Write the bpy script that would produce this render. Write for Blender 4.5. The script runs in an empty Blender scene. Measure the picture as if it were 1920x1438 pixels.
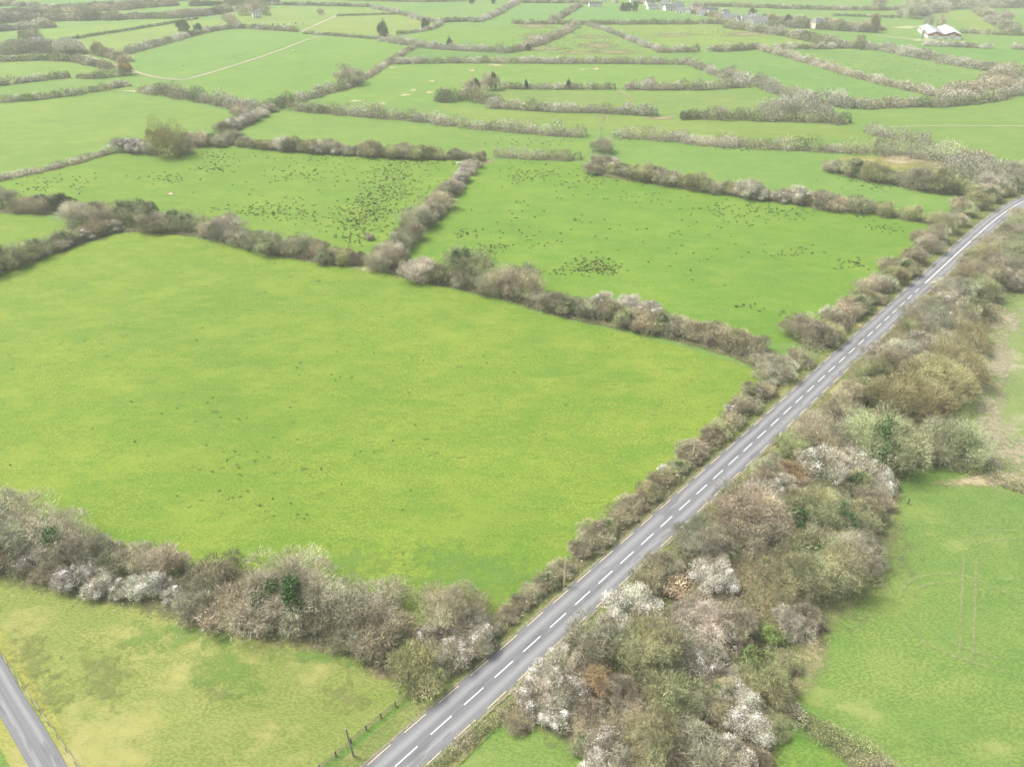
import bpy, math, random
import numpy as np
from mathutils import Vector, Matrix

# ------------------------------------------------------------------ camera, world, sun, exposure
W0, H0, FPX, HOR, CAMH = 1920.0, 1438.0, 1333.0, -150.0, 100.0
PITCH = math.atan((H0/2-HOR)/FPX)
sc = bpy.context.scene
C = sc.collection
cam = bpy.data.cameras.new('camera'); camo = bpy.data.objects.new('camera', cam); C.objects.link(camo)
camo.location = (0, 0, CAMH); camo.rotation_euler = (math.pi/2-PITCH, 0, 0)
cam.sensor_fit = 'HORIZONTAL'; cam.sensor_width = 36; cam.lens = 36*FPX/W0
cam.clip_start = 1; cam.clip_end = 20000
sc.camera = camo
SUN_EL, SUN_AZ = math.radians(54), math.radians(-68)
w = bpy.data.worlds.new('World'); sc.world = w; w.use_nodes = True
nt = w.node_tree; nt.nodes.clear()
sky = nt.nodes.new('ShaderNodeTexSky'); sky.sky_type = 'NISHITA'; sky.sun_disc = False
sky.sun_elevation = SUN_EL; sky.sun_rotation = SUN_AZ
sky.air_density = 1.0; sky.dust_density = 6.0; sky.ozone_density = 0.6
bg = nt.nodes.new('ShaderNodeBackground'); bg.inputs['Strength'].default_value = 0.12
wo = nt.nodes.new('ShaderNodeOutputWorld')
hsv = nt.nodes.new('ShaderNodeHueSaturation'); hsv.inputs['Saturation'].default_value = .45
nt.links.new(sky.outputs[0], hsv.inputs['Color']); nt.links.new(hsv.outputs[0], bg.inputs[0]); nt.links.new(bg.outputs[0], wo.inputs[0])
sl = bpy.data.lights.new('sun', 'SUN'); sl.energy = 2.3; sl.angle = math.radians(18); sl.color = (1.0, 0.93, 0.83)
so = bpy.data.objects.new('sun', sl); C.objects.link(so)
sd = Vector((math.sin(SUN_AZ)*math.cos(SUN_EL), math.cos(SUN_AZ)*math.cos(SUN_EL), math.sin(SUN_EL)))
so.rotation_euler = sd.to_track_quat('Z', 'Y').to_euler(); so.location = (0, 0, 300)
sc.view_settings.view_transform = 'Standard'; sc.view_settings.look = 'None'
sc.view_settings.exposure = 0.9; sc.view_settings.gamma = 1
sc.cycles.max_bounces = 5; sc.cycles.diffuse_bounces = 3; sc.cycles.volume_bounces = 1
sc.cycles.transparent_max_bounces = 12
sc.cycles.use_denoising = True

rng = np.random.default_rng(7)
random.seed(7)

# ------------------------------------------------------------------ helpers
sP, cP = math.sin(PITCH), math.cos(PITCH)
def S(y):                      # photo pixels per metre across, at ground row y
    return (FPX*sP + (y-H0/2)*cP)/CAMH
def P(x, y):                   # photo pixel -> ground point
    v = y-H0/2; d = FPX*sP + v*cP
    return Vector(((x-W0/2)*CAMH/d, (FPX*cP - v*sP)*CAMH/d, 0))
def A2(poly): return np.array([P(x, y)[:2] for x, y in poly])

def new_obj(name, me, mat=None, parent=None, **kw):
    o = bpy.data.objects.new(name, me); C.objects.link(o)
    if mat is not None and me is not None and len(me.materials) == 0: me.materials.append(mat)
    if parent is not None: o.parent = parent
    for k, v in kw.items(): o[k] = v
    return o
def np_mesh(name, V, F, cols=None, colname='Col', smooth=False):
    """V (n,3); F (m,k) constant k; cols per-vertex (n,4)"""
    V = np.asarray(V, dtype=np.float32); F = np.asarray(F, dtype=np.int32)
    me = bpy.data.meshes.new(name)
    k = F.shape[1]
    me.vertices.add(len(V)); me.vertices.foreach_set('co', V.ravel())
    me.loops.add(F.size); me.loops.foreach_set('vertex_index', F.ravel())
    me.polygons.add(len(F)); me.polygons.foreach_set('loop_start', np.arange(0, F.size, k, dtype=np.int32))
    me.polygons.foreach_set('loop_total', np.full(len(F), k, dtype=np.int32))
    if smooth: me.polygons.foreach_set('use_smooth', np.ones(len(F), dtype=bool))
    if cols is not None:
        a = me.color_attributes.new(colname, 'FLOAT_COLOR', 'POINT')
        a.data.foreach_set('color', np.asarray(cols, dtype=np.float32).ravel())
    me.update(calc_edges=True)
    return me
def unit(v): return v/np.maximum(np.linalg.norm(v, axis=-1, keepdims=True), 1e-9)
def dense(pts, step):
    """resample polyline (n,2) by step"""
    pts = np.asarray(pts, float); seg = np.linalg.norm(np.diff(pts, axis=0), axis=1)
    L = np.concatenate([[0], np.cumsum(seg)]); n = max(2, int(L[-1]/step)+1)
    t = np.linspace(0, L[-1], n)
    return np.stack([np.interp(t, L, pts[:, 0]), np.interp(t, L, pts[:, 1])], 1), t
def smooth_line(pts, n=3):
    pts = np.asarray(pts, float)
    for _ in range(n):
        a = pts[:-1]*.75+pts[1:]*.25; b = pts[:-1]*.25+pts[1:]*.75
        q = np.empty((2*len(a), 2)); q[0::2] = a; q[1::2] = b
        pts = np.vstack([pts[:1], q, pts[-1:]])
    return pts
def normals2(p):
    t = np.gradient(p, axis=0); t = unit(t)
    return np.stack([-t[:, 1], t[:, 0]], 1)

# ------------------------------------------------------------------ materials
def mat_new(name):
    m = bpy.data.materials.new(name); m.use_nodes = True
    n = m.node_tree; b = n.nodes['Principled BSDF']; b.inputs['Roughness'].default_value = 0.9
    b.inputs['Specular IOR Level'].default_value = 0.15
    return m, n, b
def node(n, t, **kw):
    x = n.nodes.new(t)
    for k, v in kw.items(): setattr(x, k, v)
    return x
def noise(n, vec, scale, detail=3, rough=.6):
    x = node(n, 'ShaderNodeTexNoise'); x.inputs['Scale'].default_value = scale
    x.inputs['Detail'].default_value = detail; x.inputs['Roughness'].default_value = rough
    n.links.new(vec, x.inputs['Vector']); return x.outputs['Fac']
def ramp(n, fac, a, b, ca=(0, 0, 0, 1), cb=(1, 1, 1, 1)):
    r = node(n, 'ShaderNodeValToRGB'); r.color_ramp.elements[0].position = a; r.color_ramp.elements[1].position = b
    r.color_ramp.elements[0].color = ca; r.color_ramp.elements[1].color = cb
    n.links.new(fac, r.inputs[0]); return r.outputs[0]
def mix(n, fac, a, b, mode='MIX'):
    x = node(n, 'ShaderNodeMixRGB', blend_type=mode)
    for i, v in ((0, fac), (1, a), (2, b)):
        if isinstance(v, (int, float)): x.inputs[i].default_value = v
        elif isinstance(v, tuple): x.inputs[i].default_value = (*v, 1) if len(v) == 3 else v
        else: n.links.new(v, x.inputs[i])
    return x.outputs[0]
def math_(n, op, a, b=0.0):
    x = node(n, 'ShaderNodeMath', operation=op)
    for i, v in ((0, a), (1, b)):
        if isinstance(v, (int, float)): x.inputs[i].default_value = v
        else: n.links.new(v, x.inputs[i])
    return x.outputs[0]
def position(n): return node(n, 'ShaderNodeNewGeometry').outputs['Position']
def mapped(n, vec, rot, sx, sy):
    m = node(n, 'ShaderNodeMapping'); m.inputs['Rotation'].default_value = (0, 0, rot)
    m.inputs['Scale'].default_value = (sx, sy, 1); n.links.new(vec, m.inputs['Vector']); return m.outputs[0]

def grass(name, c_main, c_yel, c_dark, rough_amt=.5, dry=None, dry_lo=.58, streak_rot=.5, spots=0., tint=True, fleck=0.):
    m, n, b = mat_new(name); pos = position(n)
    big = ramp(n, noise(n, pos, .018, 3), .38, .62)
    mid = ramp(n, noise(n, mapped(n, pos, streak_rot, .09, .2), 1., 4, .65), .36, .66)
    fine = noise(n, mapped(n, pos, streak_rot, 1.5, 3.2), 1., 3, .7)
    tuft = noise(n, mapped(n, pos, streak_rot, .38, .75), 1., 6, .78)
    broad = ramp(n, noise(n, pos, .045, 4, .6), .35, .65)
    col = mix(n, mid, c_main, c_yel)
    col = mix(n, math_(n, 'MULTIPLY', big, .5), col, c_dark)
    col = mix(n, math_(n, 'MULTIPLY', broad, .3), col, tuple(a*.5+b*.5 for a, b in zip(c_main, c_dark)))
    col = mix(n, math_(n, 'MULTIPLY', ramp(n, tuft, .47, .70), rough_amt), col, c_dark)
    lite = tuple(min(1, x*1.25) for x in c_yel)
    col = mix(n, math_(n, 'MULTIPLY', ramp(n, fine, .48, .70), .6), col, lite)
    col = mix(n, math_(n, 'MULTIPLY', ramp(n, fine, .50, .28), .6), col, tuple(x*.62 for x in c_dark))
    stre = noise(n, mapped(n, pos, streak_rot, .015, .22), 1., 5, .7)
    col = mix(n, math_(n, 'MULTIPLY', ramp(n, stre, .46, .66), .06), col, tuple(x*.8 for x in c_dark))
    col = mix(n, math_(n, 'MULTIPLY', ramp(n, stre, .48, .32), .06), col, c_yel)
    yp = ramp(n, noise(n, mapped(n, pos, .9, .06, .10), 1., 7, .72), .48, .62)
    col = mix(n, math_(n, 'MULTIPLY', yp, .28), col, c_yel)
    brn = ramp(n, noise(n, pos, .12, 6, .75), .60, .72)
    col = mix(n, math_(n, 'MULTIPLY', brn, .35), col, (c_yel[0]*1.05, c_yel[1]*.85, c_yel[2]*1.3))
    if dry:
        dm = ramp(n, noise(n, mapped(n, pos, .3, .05, .08), 1., 6, .7), dry_lo, dry_lo+.12)
        col = mix(n, math_(n, 'MULTIPLY', dm, .75), col, dry)
    if spots:
        sm = ramp(n, noise(n, mapped(n, pos, streak_rot, .28, .4), 1., 2, .5), .66, .70)
        zone = ramp(n, noise(n, pos, .03, 2), .45, .6)
        col = mix(n, math_(n, 'MULTIPLY', math_(n, 'MULTIPLY', sm, zone), spots), col, (.035, .055, .02))
    if fleck:
        fm = ramp(n, noise(n, mapped(n, pos, 1., .9, .6), 1., 4, .75), .70, .76)
        zone = ramp(n, noise(n, pos, .05, 2), .42, .6)
        col = mix(n, math_(n, 'MULTIPLY', math_(n, 'MULTIPLY', fm, zone), fleck), col, (.40, .36, .26))
    if tint:
        oi = node(n, 'ShaderNodeObjectInfo'); col = mix(n, 1., col, oi.outputs['Color'], 'MULTIPLY')
    n.links.new(col, b.inputs['Base Color'])
    bm = node(n, 'ShaderNodeBump'); bm.inputs['Strength'].default_value = .5; bm.inputs['Distance'].default_value = .2
    n.links.new(noise(n, mapped(n, pos, streak_rot, 1.6, 2.6), 1., 4, .75), bm.inputs['Height']); n.links.new(bm.outputs[0], b.inputs['Normal'])
    return m

M = {}
M['lush'] = grass('lush_grass', (.148, .252, .028), (.245, .292, .048), (.078, .175, .022), .8, spots=.5, streak_rot=.15)
M['rushy'] = grass('rushy_grass', (.126, .242, .030), (.205, .28, .046), (.078, .175, .024), .75, spots=.2)
M['pasture'] = grass('rough_pasture_grass', (.19, .25, .06), (.275, .285, .09), (.11, .17, .035), .35, dry=(.31, .30, .11), dry_lo=.50, streak_rot=.8, fleck=.25)
M['right'] = grass('tractor_field_grass', (.13, .228, .05), (.21, .268, .07), (.08, .168, .036), .5, dry=(.26, .28, .10), dry_lo=.56, streak_rot=1.9, fleck=.5)
M['stub'] = grass('stubble_field', (.16, .25, .07), (.24, .27, .10), (.12, .19, .06), .4, dry=(.34, .31, .22), dry_lo=.53, streak_rot=1.2, fleck=.7)
M['far'] = grass('far_grass', (.145, .24, .058), (.205, .268, .07), (.095, .188, .04), .6, streak_rot=.1)
M['rough'] = grass('rough_ground_grass', (.15, .21, .05), (.24, .25, .09), (.09, .14, .035), .5, dry=(.34, .31, .15), dry_lo=.52)
M['ground'] = grass('ground_grass', (.13, .235, .05), (.18, .255, .06), (.10, .20, .045), .4, dry=(.2, .2, .09), dry_lo=.62, tint=False)

def patch_mat(name, ca, cb, thr=.5, soft=.25, scale=.5, strength=1., nw=1.4):
    """ground cover that breaks up at its own edge: alpha attribute x noise"""
    m, n, b = mat_new(name); pos = position(n)
    at = node(n, 'ShaderNodeAttribute', attribute_name='Col')
    nz = noise(n, pos, scale, 5, .7)
    s = math_(n, 'ADD', math_(n, 'MULTIPLY', at.outputs['Fac'], 1.0), math_(n, 'MULTIPLY', nz, nw))
    a = ramp(n, math_(n, 'SUBTRACT', s, nw/2), thr-soft/2, thr+soft/2)
    a = math_(n, 'MULTIPLY', a, strength)
    col = mix(n, ramp(n, noise(n, pos, scale*2.5, 4, .7), .35, .65), ca, cb)
    n.links.new(col, b.inputs['Base Color']); n.links.new(a, b.inputs['Alpha'])
    return m
M['litter'] = patch_mat('leaf_litter', (.18, .165, .10), (.13, .15, .06), .5, .6, .5)
M['deadgrass'] = patch_mat('dead_grass', (.34, .29, .18), (.20, .21, .08), .65, .6, .9)
M['straw'] = patch_mat('straw_grass', (.46, .38, .25), (.30, .28, .15), .6, .6, .9)
M['stubble'] = patch_mat('muddy_stubble', (.37, .33, .25), (.27, .25, .15), .75, .5, .7, .8, 3.5)
M['dirt'] = patch_mat('dirt_track', (.37, .32, .25), (.27, .25, .16), .25, .3, .5)
M['tyre'] = patch_mat('tyre_marks', (.28, .32, .13), (.20, .27, .09), .7, .9, .9, .6, 2.4)
M['tyre2'] = patch_mat('tyre_ruts', (.32, .30, .16), (.24, .26, .10), .6, .5, .5, .7)
M['weeds'] = patch_mat('olive_weeds', (.15, .19, .05), (.21, .22, .08), .75, .6, .6, .6, 4.)
M['greenpatch'] = patch_mat('fresh_grass', (.12, .24, .05), (.16, .27, .06), .75, .8, .35, .5, 4.)
M['reddead'] = patch_mat('red_dead_rushes', (.24, .19, .12), (.17, .21, .08), .75, .7, .3)
M['scrape'] = patch_mat('bare_scrape', (.36, .37, .20), (.26, .31, .11), .6, .6, .4)

def twig_mat(name, attr=False, var=.55, rough=.9, clump=False):
    m, n, b = mat_new(name)
    g = node(n, 'ShaderNodeNewGeometry')
    if attr: base = node(n, 'ShaderNodeAttribute', attribute_name='Col').outputs['Color']
    else: base = node(n, 'ShaderNodeObjectInfo').outputs['Color']
    if clump: base = mix(n, 1., base, node(n, 'ShaderNodeAttribute', attribute_name='Col').outputs['Color'], 'MULTIPLY')
    r = node(n, 'ShaderNodeMapRange'); r.inputs['To Min'].default_value = 1-var; r.inputs['To Max'].default_value = 1+var
    n.links.new(g.outputs['Random Per Island'], r.inputs['Value'])
    cc = node(n, 'ShaderNodeCombineColor')
    for i in range(3): n.links.new(r.outputs[0], cc.inputs[i])
    col = mix(n, 1., base, cc.outputs[0], 'MULTIPLY')
    n.links.new(col, b.inputs['Base Color']); b.inputs['Roughness'].default_value = rough
    return m
M['twig'] = twig_mat('twigs', clump=True)
M['hedge'] = twig_mat('hedge_twigs', True)
M['bark'] = twig_mat('bark', var=.1)
def flat(name, c, rough=.8, var=0.12, scale=1.5, metal=0., spec=.3):
    m, n, b = mat_new(name); pos = position(n)
    f = noise(n, pos, scale, 4, .7)
    n.links.new(mix(n, ramp(n, f, .3, .7), tuple(x*(1-var) for x in c), tuple(min(1, x*(1+var)) for x in c)), b.inputs['Base Color'])
    b.inputs['Roughness'].default_value = rough; b.inputs['Metallic'].default_value = metal; b.inputs['Specular IOR Level'].default_value = spec
    return m
M['ivy'] = twig_mat('ivy_leaves', True, .5, .7)
M['blossom'] = flat('blossom_petals', (.82, .79, .75), .8, .04)
M['wood_post'] = flat('weathered_timber', (.13, .13, .11), .85, .25, 3)
M['pole_y'] = flat('yellowed_pole_timber', (.58, .53, .30), .85, .2, 2)
M['pole_g'] = flat('pole_timber', (.34, .29, .20), .85, .3, 2)
M['steel'] = flat('galvanised_steel', (.45, .47, .48), .5, .1, 2, .6)
M['render'] = flat('white_render', (.84, .83, .80), .85, .05)
M['render_cream'] = flat('cream_render', (.66, .62, .52), .85, .05)
M['slate'] = flat('slate_roof', (.17, .18, .19), .7, .15)
M['slate_dark'] = flat('dark_slate_roof', (.07, .07, .08), .7, .15)
M['tile_brown'] = flat('brown_roof', (.28, .20, .17), .7, .15)
M['glass'] = flat('window_glass', (.05, .06, .07), .15, .1, 1, 0, .6)
M['redsteel'] = flat('red_cladding', (.40, .17, .12), .6, .1)
M['roofblue'] = flat('pale_blue_roof_sheet', (.33, .37, .39), .5, .06, .3)
M['roofwhite'] = flat('white_roof_sheet', (.54, .56, .58), .6, .05, .3)
M['cow_w'] = flat('white_hide', (.70, .68, .63), .8, .1)
M['cow_b'] = flat('dark_hide', (.06, .05, .045), .8, .1)
M['plastic_w'] = flat('white_plastic', (.8, .8, .8), .5, .03)
M['concrete'] = flat('concrete', (.50, .49, .45), .9, .12, .4)
M['rush'] = twig_mat('rush_stems', True, .45)

def asphalt():
    m, n, b = mat_new('asphalt')
    uv = node(n, 'ShaderNodeUVMap').outputs[0]; sep = node(n, 'ShaderNodeSeparateXYZ'); n.links.new(uv, sep.inputs[0])
    pos = position(n)
    u = sep.outputs['X']
    # lighter worn wheel paths either side of the centre line
    d1 = math_(n, 'ABSOLUTE', math_(n, 'SUBTRACT', math_(n, 'ABSOLUTE', math_(n, 'SUBTRACT', u, .5)), .235))
    wheel = ramp(n, d1, .0, .13, (1, 1, 1, 1), (0, 0, 0, 1))
    st = noise(n, node_uvscale(n, uv, 26, .02), 1., 4, .6)
    col = mix(n, math_(n, 'MULTIPLY', wheel, .8), (.140, .146, .155), (.275, .283, .292))
    col = mix(n, math_(n, 'MULTIPLY', ramp(n, st, .4, .7), .5), col, (.255, .26, .27))
    crk = ramp(n, noise(n, node_uvscale(n, uv, 9, 1.3), 1., 5, .8), .64, .67)
    col = mix(n, math_(n, 'MULTIPLY', crk, .55), col, (.09, .095, .105))
    blot = ramp(n, noise(n, node_uvscale(n, uv, 3, .06), 1., 4, .7), .56, .60)
    col = mix(n, math_(n, 'MULTIPLY', blot, .6), col, (.115, .118, .125))
    col = mix(n, ramp(n, noise(n, pos, 6., 3, .8), .35, .7), mix(n, 1., col, (.88, .88, .88), 'MULTIPLY'), mix(n, 1., col, (1.12, 1.12, 1.12), 'MULTIPLY'))
    n.links.new(col, b.inputs['Base Color']); b.inputs['Roughness'].default_value = .8
    return m
def node_uvscale(n, uv, sx, sy):
    m = node(n, 'ShaderNodeMapping'); m.inputs['Scale'].default_value = (sx, sy, 1); n.links.new(uv, m.inputs['Vector']); return m.outputs[0]
M['asphalt'] = asphalt()
M['paint_w'] = flat('white_road_paint', (.80, .80, .80), .7, .06, 2)
M['paint_y'] = flat('faded_yellow_road_paint', (.62, .50, .30), .7, .15, 2)

# ------------------------------------------------------------------ ground, fields, roads
def sheet(name, poly2, z, mat, color=(1, 1, 1), kind='structure', jag=0.):
    """flat polygon from an (n,2) outline, triangulated"""
    from mathutils.geometry import tessellate_polygon
    p = np.asarray(poly2)
    tri = tessellate_polygon([[Vector((a, b, 0)) for a, b in p]])
    me = np_mesh(name, np.column_stack([p, np.full(len(p), z)]), np.array(tri))
    if me.polygons[0].normal.z < 0: me.flip_normals()
    o = new_obj(name, me, mat, kind=kind); o.color = (*color, 1); return o
gx = np.array([[-2400, -300], [2400, -300], [2400, 3200], [-2400, 3200]])
sheet('ground', gx, 0, M['ground'])

FIELDS = [  # material, tint, outline in photo pixels
 ('lush', (1, 1, 1), [(-400,640),(0,505),(140,465),(235,432),(330,440),(480,470),(680,498),(830,535),(960,572),(1060,600),(1200,630),(1330,665),(1430,700),(1455,722),(1400,775),(1290,870),(1200,945),(1110,1015),(1000,1105),(900,1190),(800,1230),(700,1200),(560,1150),(420,1120),(280,1080),(150,1060),(0,1010),(-400,900)]),
 ('pasture', (1, 1, 1), [(-400,950),(0,1030),(150,1090),(280,1120),(420,1160),(560,1180),(700,1230),(770,1275),(800,1307),(768,1303),(600,1440),(440,1580),(160,1580),(147,1438),(0,1223),(-200,930)]),
 ('rushy', (.97, 1, .95), [(890,300),(1100,305),(1120,325),(1280,350),(1470,372),(1640,402),(1770,418),(1730,480),(1690,510),(1600,580),(1530,625),(1480,650),(1300,625),(1060,580),(960,545),(850,520),(720,490),(790,420)]),
 ('rushy', (1.02, 1, 1), [(-300,430),(0,340),(210,284),(300,292),(400,276),(560,285),(730,297),(885,300),(885,310),(840,355),(780,420),(700,490),(640,480),(480,450),(340,420),(250,405),(150,400),(90,375),(0,370),(-300,420)]),
 ('lush', (.95, .98, 1), [(-200,380),(0,395),(100,410),(145,425),(60,450),(0,460),(-200,520)]),
 ('far', (1.02, 1.03, .8), [(-300,215),(0,200),(120,185),(240,178),(330,190),(420,210),(470,215),(380,260),(320,285),(215,275),(100,305),(0,335),(-300,410)]),
 ('far', (.98, 1.02, .85), [(500,208),(560,212),(700,225),(830,240),(1000,262),(1100,262),(1110,300),(940,290),(885,292),(700,285),(560,275),(430,272),(470,240)]),
 ('far', (1.1, 1.02, .9), [(820,195),(900,205),(1050,215),(1240,222),(1420,228),(1600,238),(1640,262),(1560,262),(1400,258),(1270,262),(1150,242),(1000,240),(900,228),(840,212)]),
 ('far', (.92, 1.02, .9), [(1140,262),(1270,268),(1400,278),(1560,275),(1650,275),(1555,300),(1570,325),(1700,355),(1830,378),(1760,400),(1640,385),(1470,358),(1300,342),(1160,318)]),
 ('rough', (1.25, 1.05, 1), [(1570,295),(1700,292),(1850,312),(1860,340),(1720,335),(1600,318)]),
 ('far', (.98, 1, .9), [(1600,212),(1750,208),(1880,192),(1960,150),(2400,150),(2500,360),(1900,310),(1840,298),(1750,272),(1640,240)]),
 ('far', (1.04, 1, 1), [(940,170),(1180,170),(1340,172),(1430,182),(1500,208),(1480,222),(1290,218),(1250,215),(1180,208),(960,198),(910,188)]),
 ('far', (.98, 1.05, .85), [(740,122),(960,120),(1260,120),(1330,150),(1340,168),(1200,168),(960,165),(900,178),(840,192),(640,196),(590,190),(690,150)]),
 ('far', (.92, 1.02, .8), [(345,152),(450,122),(600,70),(750,82),(765,90),(700,125),(650,155),(640,165),(570,178),(480,190),(430,178),(370,164)]),
 ('far', (.9, 1.03, .85), [(245,110),(340,88),(450,62),(560,60),(600,68),(450,118),(330,150),(250,135),(225,120)]),
 ('far', (1.16, 1.07, 1.), [(125,78),(250,60),(380,36),(430,40),(445,52),(340,72),(240,102),(165,102)]),
 ('far', (1.1, 1.1, .9), [(30,62),(200,46),(360,35),(372,38),(240,59),(120,77)]),
 ('far', (1.05, 1.05, .9), [(-300,140),(0,118),(140,118),(205,132),(190,142),(90,152),(0,162),(-300,185)]),
 ('far', (1., 1.03, .9), [(-300,195),(0,180),(120,165),(275,143),(240,168),(130,182),(0,194),(-300,222)]),
 ('far', (1.22, 1.06, 1.), [(570,62),(632,30),(790,28),(815,45),(745,65),(640,69)]),
 ('far', (1.1, 1.06, .95), [(420,22),(560,14),(690,16),(760,26),(632,30),(570,58),(470,57),(440,47)]),
 ('rushy', (1., 1.02, 1.2), [(760,72),(850,50),(1090,48),(1060,75),(960,97),(870,88),(780,84)]),
 ('rushy', (1.05, 1., 1.5), [(1095,50),(1140,55),(1220,90),(1240,112),(1000,110),(960,98),(1040,75)]),
 ('far', (.8, .92, .95), [(770,90),(850,95),(950,100),(970,112),(860,118),(750,116)]),
 ('rushy', (1.22, 1.06, 1.5), [(1130,46),(1330,42),(1400,55),(1560,80),(1470,94),(1300,98),(1230,82)]),
 ('far', (.88, 1., .95), [(1250,102),(1420,94),(1470,102),(1640,152),(1760,182),(1640,190),(1500,188),(1380,155),(1300,125)]),
 ('rushy', (1.0, 1.0, 1.6), [(1470,97),(1640,90),(1760,112),(1860,132),(1870,150),(1830,172),(1740,174),(1600,132)]),
 ('far', (.82, 1., .9), [(1550,66),(1640,68),(1730,80),(1830,88),(1960,100),(2200,125),(2200,160),(1960,130),(1800,105),(1660,84)]),
 ('far', (.8, 1., .95), [(865,42),(960,30),(980,8),(1070,10),(1055,38),(960,42)]),
 ('far', (.8, 1., .95), [(1065,36),(1090,14),(1180,12),(1280,30),(1330,40),(1200,42)]),
 ('far', (1.2, 1.05, .9), [(1830,60),(1755,20),(1880,30),(1900,50)]),
 ('far', (.78, .98, .9), [(735,26),(800,4),(870,2),(820,22)]),
 ('far', (.78, .98, .9), [(0,18),(0,2),(240,-6),(250,5),(100,15)]),
 ('right', (1, 1, 1), [(1720,880),(1800,885),(1920,925),(2300,1080),(2600,1700),(1900,1700),(1700,1450),(1560,1345),(1478,1300),(1500,1240),(1600,1090),(1680,960)]),
 ('stub', (1., 1., 1), [(1865,545),(1920,520),(2300,600),(2700,1100),(2300,1060),(1920,915),(1830,860),(1740,800),(1770,740),(1830,650)]),
 ('pasture', (.72, .93, .8), [(890,1500),(850,1440),(940,1375),(1010,1340),(1060,1355),(1110,1400),(1130,1500)]),
 ('right', (.95, 1.02, .8), [(1420,1500),(1420,1440),(1480,1365),(1560,1410),(1640,1460),(1690,1520)]),
]
NEAR = {0, 1, 33, 34, 35, 36}
for i, (mk, tint, poly) in enumerate(FIELDS):
    a = A2(poly)
    if i in NEAR or i < 13: a = smooth_line(np.vstack([a, a[:1]]), 2)[:-1]
    sheet('field', a, .03+.004*(i % 12), M[mk], tint)

def ribbon(name, pts2, width, z, mat, uv=False, edges=False, kind='structure', wob=0., step=3., close=False):
    p, t = dense(smooth_line(pts2, 3), step)
    nn = normals2(p)
    k = 5 if edges else 2
    us = np.linspace(0, 1, k)
    wv = np.ones(len(p))*width
    if wob: wv = wv*(1+wob*np.interp(t, np.arange(0, t[-1]+20, 8), rng.uniform(-1, 1, len(np.arange(0, t[-1]+20, 8)))))
    V = []; cols = []
    for j, u in enumerate(us):
        off = (.5-u)*wv
        q = p + nn*off[:, None]
        V.append(np.column_stack([q, np.full(len(q), z)]))
        a = (1-abs(2*u-1)) if edges else 1
        ends = np.minimum(1, np.minimum(t, t[-1]-t)/6) if edges else np.ones(len(t))
        cols.append(np.repeat((a*ends)[:, None] if edges else np.ones((len(t), 1)), 4, 1))
    V = np.stack(V, 1); n = len(p)
    cols = np.stack(cols, 1).reshape(-1, 4)
    idx = np.arange(n*k).reshape(n, k)
    F = np.stack([idx[:-1, :-1], idx[:-1, 1:], idx[1:, 1:], idx[1:, :-1]], -1).reshape(-1, 4)
    me = np_mesh(name, V.reshape(-1, 3), F, cols)
    if me.polygons[0].normal.z < 0: me.flip_normals()
    if uv:
        ul = me.uv_layers.new(name='UVMap'); vi = np.empty(len(me.loops), dtype=np.int32); me.loops.foreach_get('vertex_index', vi)
        uvv = np.stack([np.tile(us, n), np.repeat(t, k)], 1)[vi]
        ul.data.foreach_set('uv', uvv.astype(np.float32).ravel())
    return new_obj(name, me, mat, kind=kind)

def blob(name, cx, cy, rx, ry, mat, z=.09, rot=0., n=28, kind='structure'):
    """irregular patch of ground cover, pixel centre, radii in photo pixels"""
    c = P(cx, cy); a = P(cx+rx, cy)-c; b = P(cx, cy-ry)-c
    rings = 5; V = [(c.x, c.y, z)]; cols = [(1, 1, 1, 1)]
    ph = rng.uniform(0, 6.28, 4)
    for r in range(1, rings+1):
        for k in range(n):
            th = 2*math.pi*k/n
            f = r/rings*(1+.18*math.sin(2*th+ph[0])+.12*math.sin(3*th+ph[1])+.1*math.sin(5*th+ph[2]))
            q = c + a*(math.cos(th+rot)*f) + b*(math.sin(th+rot)*f)
            V.append((q.x, q.y, z)); v = 1-(r/rings)**1.5; cols.append((v, v, v, 1))
    F = [(0, 1+k, 1+(k+1) % n) for k in range(n)]
    for r in range(rings-1):
        for k in range(n):
            a0, a1 = 1+r*n+k, 1+r*n+(k+1) % n; b0, b1 = a0+n, a1+n
            F += [(a0, b0, b1), (a0, b1, a1)]
    me = np_mesh(name, V, F, cols)
    if me.polygons[0].normal.z < 0: me.flip_normals()
    return new_obj(name, me, mat, kind=kind)

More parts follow.
